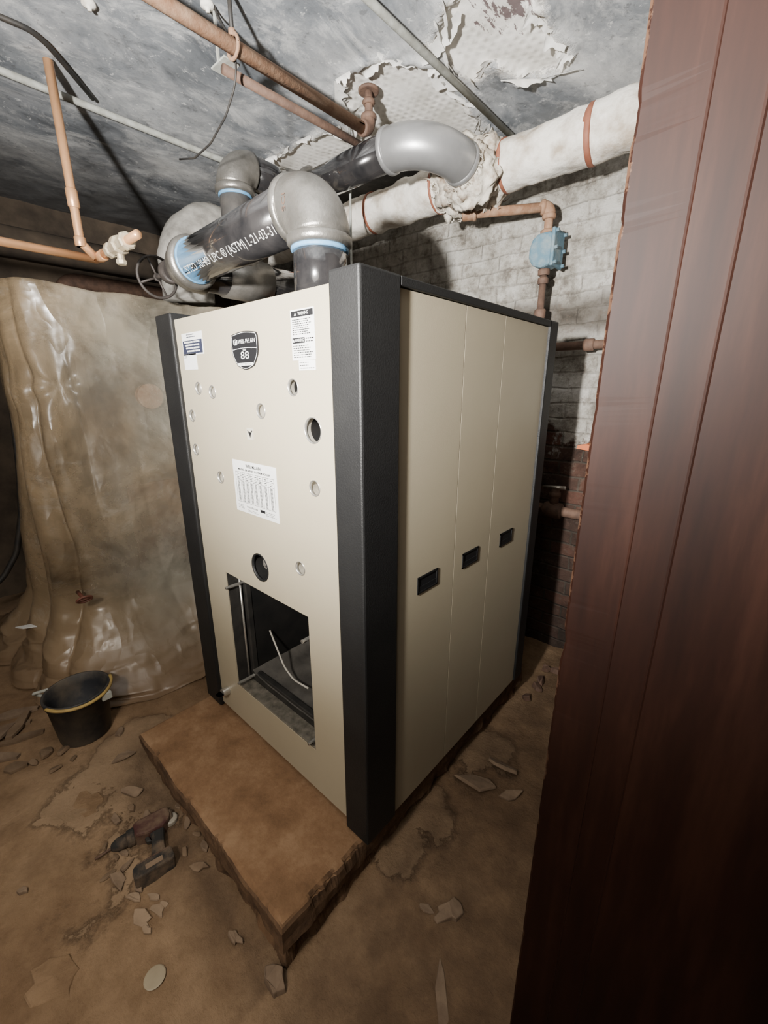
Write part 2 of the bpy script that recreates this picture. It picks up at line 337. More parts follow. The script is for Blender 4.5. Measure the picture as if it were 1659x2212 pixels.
# ------------------------------------------------------------------ setting
PADX0, PADX1, PADY0, PADY1, PZ = -1.73, -.725, .40, 1.9, .15
def crust(x, y):
    return fbm(x, y, 21, 1.5, 3)*.9 - .05 - max(0, x+.9)*.35
def fz(x, y):
    k = max(0, min(1, (crust(x, y)-.08)/.10))
    dip = .045*math.exp(-((x-PADX1)**2+(y-PADY0)**2)/.09)          # ground worn away round the near corner of the plinth
    return .014*fbm(x, y, 3, 2.2) + .007*fbm(x, y, 8, 9) + .009*k*k*(3-2*k) - dip
CEIL = 2.78
bm = B(); nx, ny = 270, 190; x0, x1, y0, y1 = -4.2, .7, -1.2, 2.5
g = [[bm.verts.new((x0+(x1-x0)*i/nx, y0+(y1-y0)*j/ny, 0)) for j in range(ny+1)] for i in range(nx+1)]
dirt_shade = []; crs = []
for r_ in g:
    for q in r_:
        x, y = q.co.x, q.co.y
        q.co.z = fz(x, y); crs.append(crust(x, y))
        # dark crumbly dirt beside the plinth, plus painted shade on its right
        dl = max(PADX0-x, 0)+max(PADY0-y, 0) if x < PADX1 else 9
        d1_ = max(0, 1-abs(dl-.05)/.14) if x < PADX1+.02 and y < 1.0 else 0
        d2_ = max(0, min(1, (x-PADX1+.05)/.15))*max(0, min(1, (y-.15+.3*(x+.7))/.35))
        dirt_shade.append(max(0, min(.9, d1_*.75+.25*fbm(x, y, 2, 5)*(d1_ > 0)+d2_*.64)))
for i in range(nx):
    for j in range(ny): bm.faces.new((g[i][j], g[i+1][j], g[i+1][j+1], g[i][j+1]))
fl_ = struct('floor', bm, m_floor, smooth=True)
for nm, arr in (('dirt_shade', dirt_shade), ('crust', crs)):
    a = fl_.data.attributes.new(nm, 'FLOAT', 'POINT'); a.data.foreach_set('value', arr)
polys_px = [
 [(938, 90), (965, 20), (985, -60), (1120, -60), (1165, 30), (1222, 118), (1212, 150), (1140, 165), (1085, 148), (1050, 142), (1030, 172), (985, 150)],
 [(748, 170), (830, 130), (925, 148), (985, 200), (1030, 260), (1075, 330), (960, 330), (880, 320), (830, 335), (775, 310), (745, 215)],
 [(580, 345), (650, 305), (720, 280), (830, 310), (780, 360), (700, 390), (620, 390)]]
polys = [[P(x, y, 'z', CEIL).xy for x, y in pl] for pl in polys_px]
def sdist(p, pl):
    d = 9; inside = False; n = len(pl)
    for i in range(n):
        a = pl[i]; c = pl[(i+1) % n]; e = c-a; w = p-a
        k = max(0, min(1, w.dot(e)/e.dot(e))); d = min(d, (w-e*k).length)
        if (a.y > p.y) != (c.y > p.y) and p.x < (c.x-a.x)*(p.y-a.y)/(c.y-a.y)+a.x: inside = not inside
    return d if inside else -d
bm = B(); nx, ny = 290, 200; x0, x1, y0, y1 = -4.2, .5, -.7, 2.5
vals = []; stain = []; left_dark = []
sc = P(1110, 20, 'z', CEIL).xy
grid = []
for i in range(nx+1):
    row = []
    for j in range(ny+1):
        p = Vector((x0+(x1-x0)*i/nx, y0+(y1-y0)*j/ny)); s = max(sdist(p, q) for q in polys)
        sn = s + .05*fbm(p.x, p.y, 1, 12)
        z = CEIL + .006*fbm(p.x, p.y, 5, 3) + (.010 if sn > .005 else (-.016*math.exp(-((sn+.012)/.02)**2)*max(0, .6+.9*fbm(p.x, p.y, 4, 7))))
        row.append(bm.verts.new((p.x, p.y, z))); vals.append(s)
        stain.append(max(0, 1-((p-sc).length/.33)**2) if s > 0 else 0)
        left_dark.append(max(0, min(.88, (-2.75-p.x + .5*fbm(p.x, p.y, 2, 2))*.7)))  # ceiling colour darkens unevenly towards the left
    grid.append(row)
for i in range(nx):
    for j in range(ny): bm.faces.new((grid[i][j], grid[i][j+1], grid[i+1][j+1], grid[i+1][j]))
ce = struct('ceiling', bm, m_ceil, smooth=True)
for nm, arr in (('patch', vals), ('stain', stain), ('left_dark', left_dark)):
    a = ce.data.attributes.new(nm, 'FLOAT', 'POINT'); a.data.foreach_set('value', arr)
# ragged sheets of curled paint hanging round the bare patches: part of the ceiling
bm = B(); rnd = random.Random(11)
for pl in polys:
    n = len(pl)
    for i in range(n):
        a, c = pl[i], pl[(i+1) % n]; L = (c-a).length; k = rnd.uniform(0, .05)
        while k < L:
            w = rnd.choice((.08, .14, .22))*rnd.uniform(.7, 1.3); d = rnd.uniform(.012, .05)*(1.4 if w > .12 else 1); q = a+(c-a)*(k/L); e = (c-a)/L; k += w*rnd.uniform(.8, 2.0)
            nrm = Vector((-e.y, e.x)); mid = q+nrm*.02
            if sdist(mid, pl) < 0: nrm = -nrm
            ang = rnd.uniform(-.4, .4); e = Vector((e.x*math.cos(ang)-e.y*math.sin(ang), e.x*math.sin(ang)+e.y*math.cos(ang)))
            jit = nrm*(.04*fbm(q.x, q.y, 3, 9)); rows = []; dz = rnd.uniform(.008, .04); sd_ = rnd.uniform(0, 99); nn = 16
            for s in range(nn):
                u = s/(nn-1); row = []; tap = max(.12, (.45+.55*math.sin(PI*(.06+.88*u)))*(.8+.7*fbm(u*3, sd_, 0, 1.2, 3)))
                for h in range(6):
                    f = h/5
                    xy = q+jit+e*((u-.5)*w)+nrm*(-.018+d*f*tap); zz = CEIL-.006-dz*f*f*tap*(1+.5*fbm(u*2, sd_+5, f, 1.2, 2))
                    row.append(bm.verts.new((xy.x, xy.y, zz)))
                rows.append(row)
            for s in range(nn-1):
                for h in range(5): bm.faces.new((rows[s][h], rows[s+1][h], rows[s+1][h+1], rows[s][h+1]))
pk = obj('curled_paint', bm, m_flake, ce, smooth=True); pk['kind'] = 'stuff'
bm = B(); nx, nz = 180, 130
gg = [[bm.verts.new((-4.2+4.02*i/nx, 2.40+.020*fbm(-4.2+4.02*i/nx, 0, 2.82*j/nz, 5, 5), -.03+2.86*j/nz)) for j in range(nz+1)] for i in range(nx+1)]
for i in range(nx):
    for j in range(nz): bm.faces.new((gg[i][j], gg[i+1][j], gg[i+1][j+1], gg[i][j+1]))
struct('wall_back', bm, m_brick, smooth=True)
bm = B(); box(bm, (-4.25, -1.2, -.05), (-4.12, 2.5, 2.85)); struct('wall_left', bm, m_dwall)
bm = B(); box(bm, (-.176, .76, -.05), (.5, 2.5, 2.85)); struct('wall_right', bm, m_dwall)
# door frame: broad flat boards, two shallow steps
bm = B()
prof = [(-.185, .76), (-.1855, .660), (-.1835, .652), (-.179, .648), (-.112, .648), (-.1095, .647), (-.108, .638), (-.106, .634), (-.061, .634), (-.0585, .633), (-.057, .622), (-.055, .618), (.30, .618), (.30, .76)]
nz = 420; rows = []
for k in range(nz+1):
    z = -.02+2.82*k/nz; row = []
    for i, (px, py) in enumerate(prof):
        ch = 0
        if i in (1, 2, 3): ch = max(0, fbm(0, 0, z, 11, 6)-.16)*.013*(1-.25*(i-1))
        row.append(bm.verts.new((px+.0008*fbm(0, 0, z, 1.2, 2)+ch, py+ch*.3, z)))
    rows.append(row)
for a, c in zip(rows, rows[1:]):
    for i in range(len(prof)): 
        j = (i+1) % len(prof); bm.faces.new((a[i], a[j], c[j], c[i]))
struct('trim_1', bm, m_red)
# ------------------------------------------------------------------ pad: straight slab with worn arrises, base crumbling
bm = B()
def padv(x, y, z): return Vector((x+.004*fbm(x, y, z, 6), y+.004*fbm(y, x, z+4, 6), z+.0025*fbm(x, y, 2, 9)))
n1, n2 = 130, 190; top = [[bm.verts.new(padv(PADX0+(PADX1-PADX0)*i/n1, PADY0+(PADY1-PADY0)*j/n2, PZ-.003)) for j in range(n2+1)] for i in range(n1+1)]
for i in range(n1):
    for j in range(n2): bm.faces.new((top[i][j], top[i+1][j], top[i+1][j+1], top[i][j+1]))
rim = [top[i][0] for i in range(n1+1)] + [top[n1][j] for j in range(1, n2+1)] + [top[i][n2] for i in range(n1-1, -1, -1)] + [top[0][j] for j in range(n2-1, 0, -1)]
def chipd(q): return max(0, fbm(q.co.x, q.co.y, 7, 16, 5)-.15)
for q in rim: q.co.z -= .003+chipd(q)*.028
prev = rim
for zz, lo_, am in ((.140, .005, .002), (.128, .010, .003), (.09, .011, .006), (.055, .008, .011), (.03, -.006, .020), (-.005, -.010, .030), (-.08, .008, .034)):
    cur = []
    for q in rim:
        cx, cy = (PADX0+PADX1)/2, (PADY0+PADY1)/2
        d = Vector((q.co.x-cx, q.co.y-cy)); off = lo_+am*fbm(q.co.x, q.co.y, zz*3, 9, 6)-(chipd(q)*.02 if zz > .09 else 0)
        sx = (1 if d.x > 0 else -1) if abs(abs(d.x)-(PADX1-PADX0)/2) < .02 else 0
        sy = (1 if d.y > 0 else -1) if abs(abs(d.y)-(PADY1-PADY0)/2) < .02 else 0
        cur.append(bm.verts.new((q.co.x+sx*off, q.co.y+sy*off, min(zz, q.co.z-.003)+(.010*fbm(q.co.x, q.co.y, 5, 12) if .01 < zz < .08 else 0))))
    for i in range(len(rim)): bm.faces.new((prev[i], prev[(i+1) % len(rim)], cur[(i+1) % len(rim)], cur[i]))
    prev = cur
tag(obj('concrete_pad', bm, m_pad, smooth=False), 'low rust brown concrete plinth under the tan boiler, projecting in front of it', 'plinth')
# ------------------------------------------------------------------ boiler
XL, XR, YF, YB, ZT = -1.745, -.69, .70, 1.83, 1.80
Y1 = .715
bl = root('boiler', ((XL+XR)/2, (YF+YB)/2, PZ), 'large tan and charcoal jacketed boiler standing on the concrete plinth', 'boiler')
def front(x, y): p = P(x, y, 'y', Y1); return p.x, p.z
posts = [((XL, YF), (-1.62, .83)), ((-.79, YF), (XR, .838)), ((-.78, 1.75), (XR, YB)), ((XL, 1.75), (-1.655, YB))]
for lo, hi in posts:
    bm = B(); box(bm, (*lo, PZ+.002), (*hi, ZT)); obj('corner_post', bm, m_char, bl, bev=.006)
OX0, OX1, OZ0, OZ1 = -1.457, -.95, .345, .865
bm = B(); box(bm, (-1.622, Y1, PZ+.02), (-.788, Y1+.035, 1.777))
pan = obj('front_panel', bm, m_tan, bl)
holes = [(429, 839, .021, 0), (459, 847, .021, 0), (633, 837, .022, 1), (416, 898, .021, 0), (564, 888, .022, 0), (424, 971, .021, 0), (477, 1031, .021, 0), (680, 1055, .022, 0), (649, 1228, .022, 0), (676, 930, .034, 1), (562, 1226, .050, 2)]
cb_ = B(); box(cb_, (OX0, Y1-.1, OZ0), (OX1, Y1+.2, OZ1))
hp = []
for x, y, r, k in holes:
    X, Z = front(x, y); hp.append((X, Z, r, k)); tube(cb_, [(X, Y1-.1, Z), (X, Y1+.2, Z)], r, 36)
cut = obj('cutter', cb_, m_tan, bl)
bo = pan.modifiers.new('b', 'BOOLEAN'); bo.object = cut; bo.operation = 'DIFFERENCE'; bo.solver = 'EXACT'
dg = bpy.context.evaluated_depsgraph_get(); dg.update()
me = bpy.data.meshes.new_from_object(pan.evaluated_get(dg)); pan.modifiers.clear(); pan.data = me
bpy.data.objects.remove(cut)
def rimring(X, Z, r, w, par, mt):
    bm = B(); ylathe(bm, [(r+.0012, Y1+.002), (r+.0012, Y1-.0010), (r-.0002, Y1-.0022), (r-w, Y1-.0010), (r-w, Y1+.006)], X, Z)
    return obj('hole_rim', bm, mt, par, smooth=True)
for X, Z, r, k in hp:
    if k == 2:
        bm = B(); tube(bm, [(X, Y1+.050, Z), (X, Y1+.054, Z)], r*1.15, 28)
        o = obj('sight_port', bm, m_dark, bl, label='large dark round sight port above the burner opening')
        bm = B(); ylathe(bm, [(r*.99, Y1+.0005), (r*.99, Y1+.052)], X, Z)
        a = obj('port_sleeve', bm, m_dark, o, smooth=True); rimring(X, Z, r, .005, o, m_char)
        bm = B(); tube(bm, [(X-.004, Y1+.026, Z+.004), (X-.004, Y1+.051, Z+.004)], .022, 20); tube(bm, [(X-.004, Y1+.018, Z+.004), (X-.004, Y1+.03, Z+.004)], .009, 12); obj('port_plug', bm, m_ash, o, bev=.003)
    elif k == 1:
        bm = B(); tube(bm, [(X, Y1+.060, Z), (X, Y1+.064, Z)], r*1.2, 28)
        o = obj('knockout', bm, m_dark, bl, label='dark open knockout hole')
        rimring(X, Z, r, .002, o, m_steel)
        bm = B(); ylathe(bm, [(r*.985, Y1+.0005), (r*.985, Y1+.020)], X, Z); obj('hole_collar', bm, m_sleeve, o, smooth=True)
        bm = B(); ylathe(bm, [(r*.98, Y1+.020), (r*.98, Y1+.062)], X, Z); obj('hole_sleeve', bm, m_dark, o, smooth=True)
    else:
        bm = B(); tube(bm, [(X, Y1+.026, Z), (X, Y1+.030, Z)], r*1.0, 28)
        o = obj('knockout', bm, m_hole, bl, smooth=False)
        rimring(X, Z, r, .0022, o, m_steel)
        bm = B(); ylathe(bm, [(r*.985, Y1+.0005), (r*.985, Y1+.027)], X, Z); obj('hole_sleeve', bm, m_sleeve, o, smooth=True)
# side panels right
ys = [(.838, 1.143), (1.1455, 1.388), (1.3905, 1.752)]; hz = .968; hy = [.993, 1.251, 1.53]
for (a, c), hyy in zip(ys, hy):
    bm = B(); box(bm, (-.735, a+.0004, PZ+.004), (-.70, c-.0004, 1.774))
    w, hgt = .053, .028
    sp_ = obj('side_panel', bm, m_tan, bl)
    bm = B(); box(bm, (-.7+.0002, hyy-w, hz-hgt), (-.7+.003, hyy+w, hz-hgt+.006)); box(bm, (-.6998, hyy-w, hz+hgt-.006), (-.697, hyy+w, hz+hgt)); 
    box(bm, (-.6998, hyy-w, hz-hgt), (-.697, hyy-w+.006, hz+hgt)); box(bm, (-.6998, hyy+w-.006, hz-hgt), (-.697, hyy+w, hz+hgt))
    hd = obj('recessed_handle', bm, m_char, sp_)
    bm = B(); box(bm, (-.6998, hyy-w+.004, hz-hgt+.004), (-.6992, hyy+w-.004, hz+hgt-.004)); box(bm, (-.6992, hyy-w+.006, hz-hgt+.006), (-.698, hyy+w-.006, hz-.006)); obj('handle_pocket', bm, m_ink, sp_)
bm = B(); box(bm, (-.74, 1.10, PZ+.01), (-.7022, 1.43, 1.77)); bmesh.ops.delete(bm, geom=[v for v in bm.verts if v.co.x < -.72], context='VERTS'); obj('seam_backing', bm, m_char, bl) if len(bm.faces) else bm.free()
bm = B(); box(bm, (-.737, .838, 1.776), (XR+.0, 1.75, ZT-.002)); obj('top_rail', bm, m_char, bl, bev=.003)
bm = B(); box(bm, (-1.735, .83, PZ+.004), (-1.70, 1.75, 1.79)); obj('side_panel', bm, m_tan, bl, bev=.003)
bm = B(); box(bm, (-1.655, 1.79, PZ+.004), (-.78, 1.82, 1.775)); obj('back_panel', bm, m_tan, bl, bev=.003)
bm = B(); box(bm, (-1.70, .752, 1.745), (-.737, 1.79, 1.768)); obj('top_panel', bm, m_char, bl)
bm = B(); box(bm, (-1.66, .74, PZ+.001), (-.74, 1.78, PZ+.018)); obj('base_frame', bm, m_char, bl)
# burner opening
bm = B(); fy0, fy1 = .775, .80; ix0, ix1, iz0, iz1 = OX0+.03, OX1-.03, OZ0+.05, OZ1-.03
e = .06
box(bm, (OX0-e, fy0, OZ0-e), (ix0, fy1, OZ1+e)); box(bm, (ix1, fy0, OZ0-e), (OX1+e, fy1, OZ1+e)); box(bm, (ix0, fy0, OZ0-e), (ix1, fy1, iz0)); box(bm, (ix0, fy0, iz1), (ix1, fy1, OZ1+e))
fr = obj('burner_opening_frame', bm, m_frame, bl, bev=.004)
bm = B(); q_ = .004
box(bm, (OX0-.001, Y1+.004, OZ0), (OX0+q_, fy0, OZ1)); box(bm, (OX1-q_, Y1+.004, OZ0), (OX1+.001, fy0, OZ1)); box(bm, (OX0, Y1+.004, OZ1-q_), (OX1, fy0, OZ1+.001))
obj('opening_lining', bm, m_frame, bl)
for x, z in ((ix0-.012, iz1-.03), (ix1+.010, iz1-.06), (ix0+.0, iz0-.02), (ix1+.010, iz0-.025)):
    bm = B(); tube(bm, [(x, .70, z), (x, .775, z)], .0065, 12); collar(bm, (x, .715, z), (0, 1, 0), .013, .014, 6); collar(bm, (x, .768, z), (0, 1, 0), .013, .012, 6)
    obj('stud', bm, m_steel, fr)
bm = B(); tube(bm, [(OX0+.014, .762, OZ0+.02), (OX0+.014, .762, OZ1-.02)], .0045, 10); obj('edge_rod', bm, m_steel, fr, smooth=True)
bm = B(); lo, hi = Vector((ix0, fy1, iz0-.03)), Vector((ix1, 1.62, iz1+.03))
box(bm, lo, hi)
bmesh.ops.delete(bm, geom=[f for f in bm.faces if abs(f.calc_center_median().y-fy1) < .01], context='FACES')
obj('combustion_chamber', bm, m_dark, bl)
bm = B(); n = 30
gv = [[bm.verts.new((ix0+(ix1-ix0)*i/n, fy1-.03+(.30)*j/n, iz0-.012+.002*fbm(i*.1, j*.1, 3, 2)+.02*math.exp(-i/3)+.02*math.exp(-(n-i)/2))) for j in range(n+1)] for i in range(n+1)]
for i in range(n):
    for j in range(n): bm.faces.new((gv[i][j], gv[i+1][j], gv[i+1][j+1], gv[i][j+1]))
obj('tray', bm, m_ash, bl, smooth=True)
rp = [P(x, y, 'y', yy) for x, y, yy in ((583, 1362, .86), (600, 1405, .85), (614, 1440, .84), (634, 1468, .835), (666, 1487, .83))]
bm = B(); tube(bm, fillet(rp, .1, 6), .0036, 10); obj('loose_cable', bm, m_rope, bl, smooth=True)
bm = B(); box(bm, (OX0+.002, Y1+.002, OZ0-.004), (OX1-.002, fy0, OZ0+.006)); obj('opening_sill', bm, m_sill, bl, bev=.002)
X, Z = front(494, 1490); bm = B(); tube(bm, [(X, Y1-.03, Z), (X, Y1, Z)], .018, 16); collar(bm, (X, Y1-.03, Z), (0, 1, 0), .024, .016, 8); obj('drain_plug', bm, m_steel, bl, smooth=False)
# --- labels
def plate(name, tl, brp, mt, label=None, tilt=0):
    X0, Z1 = front(*tl); X1, Z0 = front(*brp)
    bm = B(); box(bm, (X0, Y1-.0012, Z0), (X1, Y1-.0001, Z1)); return obj(name, bm, mt, bl, label=label), X0, X1, Z0, Z1
def fm(cx, cz, yy=Y1-.0018): return lambda x, y: Vector((cx+x, yy, cz+y))
def rect(bm, x0, z0, x1, z1, yy=Y1-.0016):
    bm.faces.new([bm.verts.new((x0, yy, z0)), bm.verts.new((x1, yy, z0)), bm.verts.new((x1, yy, z1)), bm.verts.new((x0, yy, z1))])
def body(bm, x0, x1, z1, z0, n, rg=.25, fill=.42):
    st_ = (z1-z0)/n
    for i in range(n):
        zc = z1-st_*(i+.5); x = x0; end = x1-(x1-x0)*(random.random()*rg)
        while x < end-.001:
            w = random.uniform(.003, .008); xe = min(x+w, end); rect(bm, x, zc-st_*fill/2, xe, zc+st_*fill/2); x = xe+.0018
# warning label
o, X0, X1, Z0, Z1 = plate('warning_label', (627, 671), (683, 776), m_white, 'white warning label with black headers at top right of the front')
W, H = X1-X0, Z1-Z0; xc = (X0+X1)/2
bm = B(); rect(bm, X0+W*.04, Z1-H*.15, X1-W*.04, Z1-H*.03); rect(bm, X0+W*.04, Z0+H*.34, X0+W*.58, Z0+H*.45)
body(bm, X0+W*.07, X1-W*.07, Z1-H*.18, Z0+H*.50, 8); body(bm, X0+W*.62, X1-W*.04, Z0+H*.45, Z0+H*.34, 2, .1); body(bm, X0+W*.07, X1-W*.07, Z0+H*.31, Z0+H*.04, 6); obj('print', bm, m_ink, o)
for (tx, tw), (qx, qz) in (((xc+W*.05, W*.42), (X0+W*.22, Z1-H*.09)), ((X0+W*.35, W*.38), (X0+W*.1, Z0+H*.395))):
    bm = B(); put_text(bm, 'WARNING', H*.085, fm(tx, qz), tw)
    bm.faces.new([bm.verts.new((qx-.004, Y1-.0018, qz-.0035)), bm.verts.new((qx+.004, Y1-.0018, qz-.0035)), bm.verts.new((qx, Y1-.0018, qz+.004))])
    obj('header_lettering', bm, m_white, o)
o, X0, X1, Z0, Z1 = plate('label_tag', (646, 779), (683, 799), m_white); bm = B(); body(bm, X0+.004, X1-.004, Z1-.002, Z0+.002, 3, .5, .25); obj('print', bm, m_ink, o)
o, X0, X1, Z0, Z1 = plate('notice_label', (392, 722), (441, 764), m_white, 'white and navy notice label at top left of the front')
W, H = X1-X0, Z1-Z0; bm = B(); rect(bm, X0+.004, Z0+H*.06, X1-.004, Z0+H*.66); body(bm, X0+W*.25, X1-W*.25, Z1-.002, Z1-H*.24, 2); obj('print', bm, m_navy, o)
bm = B(); 
st0 = Z0+H*.58
for i in range(4):
    x = X0+W*(.10+.04*i)
    while x < X1-W*.16: 
        w = random.uniform(.004, .009); rect(bm, x, st0-H*.135*i-.0026, x+w, st0-H*.135*i+.0026, Y1-.002); x += w+.002
obj('lettering', bm, m_white, o)
o, X0, X1, Z0, Z1 = plate('label_tag', (397, 766), (428, 798), m_white); bm = B(); body(bm, X0+.006, X0+.03, Z1-.004, Z1-.014, 2, .2, .3); obj('print', bm, m_navy, o)
# rating plate
o, X0, X1, Z0, Z1 = plate('rating_plate', (502, 991), (605, 1132), m_white, 'white rating plate with a printed table in the middle of the front')
W, H = X1-X0, Z1-Z0; xc = (X0+X1)/2; bm = B()
put_text(bm, 'WEIL-McLAIN', H*.085, fm(xc, Z1-H*.085), W*.34, .0003); put_text(bm, 'MODEL 88 SERIES 2 STEAM BOILER', H*.05, fm(xc, Z1-H*.165), W*.74, .0002)
tx0, tx1, tz1, tz0 = X0+W*.06, X1-W*.06, Z1-H*.22, Z0+H*.20
cols = [0, .14, .26, .36, .48, .60, .72, .86, 1]
for q in cols: xx = tx0+(tx1-tx0)*q; rect(bm, xx-.0005, tz0, xx+.0005, tz1)
for q in (0, .12, .27, 1): zz = tz1-(tz1-tz0)*q; rect(bm, tx0, zz-.0006, tx1, zz+.0006)
for j in range(17):
    zz = tz1-(tz1-tz0)*(.31+.685*j/17.0)
    for i in range(8):
        xm = tx0+(tx1-tx0)*(cols[i]+cols[i+1])/2
        for q in range(3): rect(bm, xm-.006+q*.0043, zz-.0016, xm-.0028+q*.0043, zz+.0012)
for i in range(8):
    xm = tx0+(tx1-tx0)*(cols[i]+cols[i+1])/2
    for q in (.06, .17, .22): zz = tz1-(tz1-tz0)*q; rect(bm, xm-.007, zz-.0014, xm+.007, zz+.0008)
put_text(bm, 'WEIL-McLAIN', H*.05, fm(xc-W*.1, Z0+H*.125), W*.26); rect(bm, xc+W*.09, Z0+H*.10, xc+W*.20, Z0+H*.155)
body(bm, X0+W*.06, X0+W*.25, Z0+H*.15, Z0+H*.06, 3, .5, .3); body(bm, xc+W*.22, X1-W*.05, Z0+H*.15, Z0+H*.06, 3, .3, .3); body(bm, xc-W*.22, xc+W*.1, Z0+H*.08, Z0+H*.03, 2, .3, .3)
obj('print', bm, m_ink, o)
# emblem sticker
o, X0, X1, Z0, Z1 = plate('emblem_sticker', (533, 924), (549, 951), M('sticker_grey', (.40, .37, .30)))
W, H = X1-X0, Z1-Z0; xc, zc = (X0+X1)/2, (Z0+Z1)/2; bm = B()
for s in (-1, 1):
    pts = [(0, -.36), (s*.10, -.1), (s*.40, .30), (s*.30, .32), (s*.10, .12), (0, .20)]
    bm.faces.new([bm.verts.new((xc+a*W, Y1-.0018, zc+c*H)) for a, c in pts])
obj('emblem_print', bm, m_ink, o)
# badge
X0, Z1 = front(499, 720); X1, Z0 = front(563, 797); xc = (X0+X1)/2; W, H = X1-X0, Z1-Z0
def shield(k):
    pts = []
    for s in range(13): q = s/12; pts.append((-.46+.92*q, .44+.06*math.sin(PI*q)))
    for s in range(1, 12): q = s/12; pts.append((.5, .40-.55*q) if q < .6 else (.5-.16*((q-.6)/.4)**2, .07-.42*(q-.6)/.4))
    for s in range(13): q = s/12; pts.append((.31-.62*q, -.40-.10*math.sin(PI*q)))
    for s in range(11, 0, -1): q = s/12; pts.append((-.5, .40-.55*q) if q < .6 else (-.5+.16*((q-.6)/.4)**2, .07-.42*(q-.6)/.4))
    return [(a*k, c*k) for a, c in pts]
zc = (Z0+Z1)/2; bm = B(); prism(bm, shield(1), lambda p: Vector((xc+p[0]*W, Y1-.003, zc+p[1]*H)), lambda p: Vector((xc+p[0]*W, Y1-.0002, zc+p[1]*H)))
bd = obj('badge', bm, m_ink, bl, label='black shield badge with white border and number')
bm = B(); yy = Y1-.0034; a, c = shield(.95), shield(.925)
va_ = [bm.verts.new((xc+p[0]*W, yy, zc+p[1]*H)) for p in a]; vb_ = [bm.verts.new((xc+p[0]*W, yy, zc+p[1]*H)) for p in c]
for i in range(len(a)): bm.faces.new((va_[i], va_[(i+1) % len(a)], vb_[(i+1) % len(a)], vb_[i]))
n_ = 14
for i in range(n_):
    xa, xb = -.45+.9*i/n_, -.45+.9*(i+1)/n_; za, zb2 = [.03+.035*math.cos(PI*q) for q in (xa, xb)]
    bm.faces.new([bm.verts.new((xc+W*xa, yy, zc+H*za)), bm.verts.new((xc+W*xb, yy, zc+H*zb2)), bm.verts.new((xc+W*xb, yy, zc+H*(zb2+.012))), bm.verts.new((xc+W*xa, yy, zc+H*(za+.012)))])
put_text(bm, 'WEIL-McLAIN', H*.15, fm(xc+W*.10, zc+H*.24, yy), W*.62)
for a0, b0, a1, b1 in ((-.40, .165, -.37, .315), (-.275, .165, -.245, .315), (-.40, .165, -.245, .185), (-.40, .295, -.245, .315), (-.337, .185, -.308, .275)): rect(bm, xc+W*a0, zc+H*b0, xc+W*a1, zc+H*b1, yy)
put_text(bm, 'SERIES', H*.06, fm(xc, zc+H*.015, yy)); put_text(bm, '88', H*.28, fm(xc, zc-H*.13, yy), W*.31)
rect(bm, xc-W*.28, zc-H*.39, xc+W*.28, zc-H*.32, yy); obj('badge_lettering', bm, m_white, bd)
bm = B(); put_text(bm, 'COMMERCIAL', H*.066, fm(xc, zc-H*.355, Y1-.0038), W*.47); obj('banner_lettering', bm, m_ink, bd)
# ------------------------------------------------------------------ boiler pipework
HX, HY, HZ = -1.13, .975, 2.085; LX = -2.06; RY = 1.27; UZ = 2.53; UY = 1.655; LZ = HZ-.025
pp = root('boiler_pipework', (HX, HY, 1.77), 'thick black and grey steel pipework looping from boiler top to the lagged main', 'pipework')
r6, r5 = .084, .071
def pipe(name, pts, r, mt, par, seg=28, label=None): bm = B(); tube(bm, pts, r, seg); return obj(name, bm, mt, par, smooth=True, label=label)
pipe('pipe', [(HX, HY, 1.772), (HX, HY, HZ-.07)], r6, m_black, pp)
bm = B(); elbow(bm, (HX, HY, HZ), (0, 0, -1), (-1, 0, 0), .098, r6+.010, .006, .034); el = obj('elbow', bm, m_iron, pp, smooth=True)
bm = B()
put_text(bm, 'SCI', .035, lambda x, y: Vector((HX-.045-y*.7, HY-(r6+.0108), HZ-.015+x)), .045); obj('cast_mark', bm, m_rustd, el)
lp = pipe('pipe', [(HX-.08, HY, HZ), (LX+.08, HY, LZ)], r6, m_black, pp, label='black horizontal header pipe with white stencilled lettering')
def cyl_map(x, y):
    a = .72 - y/r6; X = -1.59+x; zc_ = HZ+(LZ-HZ)*(X-HX)/(LX-HX)
    return Vector((X, HY-(r6+.0014)*math.cos(a), zc_-(r6+.0014)*math.sin(a)))
bm = B(); put_text(bm, 'LISTED 10HO UPC ® (ASTM) L-21-03-31', .041, cyl_map, .645); obj('stencil_lettering', bm, m_white, lp)
bm = B(); elbow(bm, (LX, HY, LZ), (1, 0, 0), (0, 1, 0), .09, r6+.012, .009, .045); obj('elbow', bm, m_iron, pp, smooth=True)
pipe('pipe', [(LX, HY+.09, LZ), (LX, 1.68, LZ)], r6, m_black, pp)
bm = B(); tube(bm, [(LX, RY-.10, LZ), (LX, RY+.13, LZ)], r6+.012, 28); collar(bm, (LX, RY-.10, LZ), (0, 1, 0), r6+.022, .045); collar(bm, (LX, RY+.13, LZ), (0, 1, 0), r6+.022, .045); tube(bm, [(LX, RY, LZ), (LX, RY, LZ+.13)], r5+.014, 28); collar(bm, (LX, RY, LZ+.13), (0, 0, 1), r5+.02, .045)
obj('tee', bm, m_iron, pp, smooth=True)
pipe('pipe', [(LX, RY, LZ+.1), (LX, RY, UZ-.08)], r5, m_dgrey, pp, label='dull black riser pipe')
bm = B(); elbow(bm, (LX, RY, UZ), (0, 0, -1), (0, 1, 0), .09, r5+.010, .008, .035); obj('elbow', bm, m_iron, pp, smooth=True)
pipe('pipe', [(LX, RY+.08, UZ), (LX, UY-.08, UZ)], r5, m_black, pp)
bm = B(); elbow(bm, (LX, UY, UZ), (0, -1, 0), (1, 0, 0), .09, r5+.010, .008, .035); obj('elbow', bm, m_iron, pp, smooth=True)
pipe('pipe', [(LX+.08, UY, UZ), (-1.44, UY, UZ)], r5, m_black, pp)
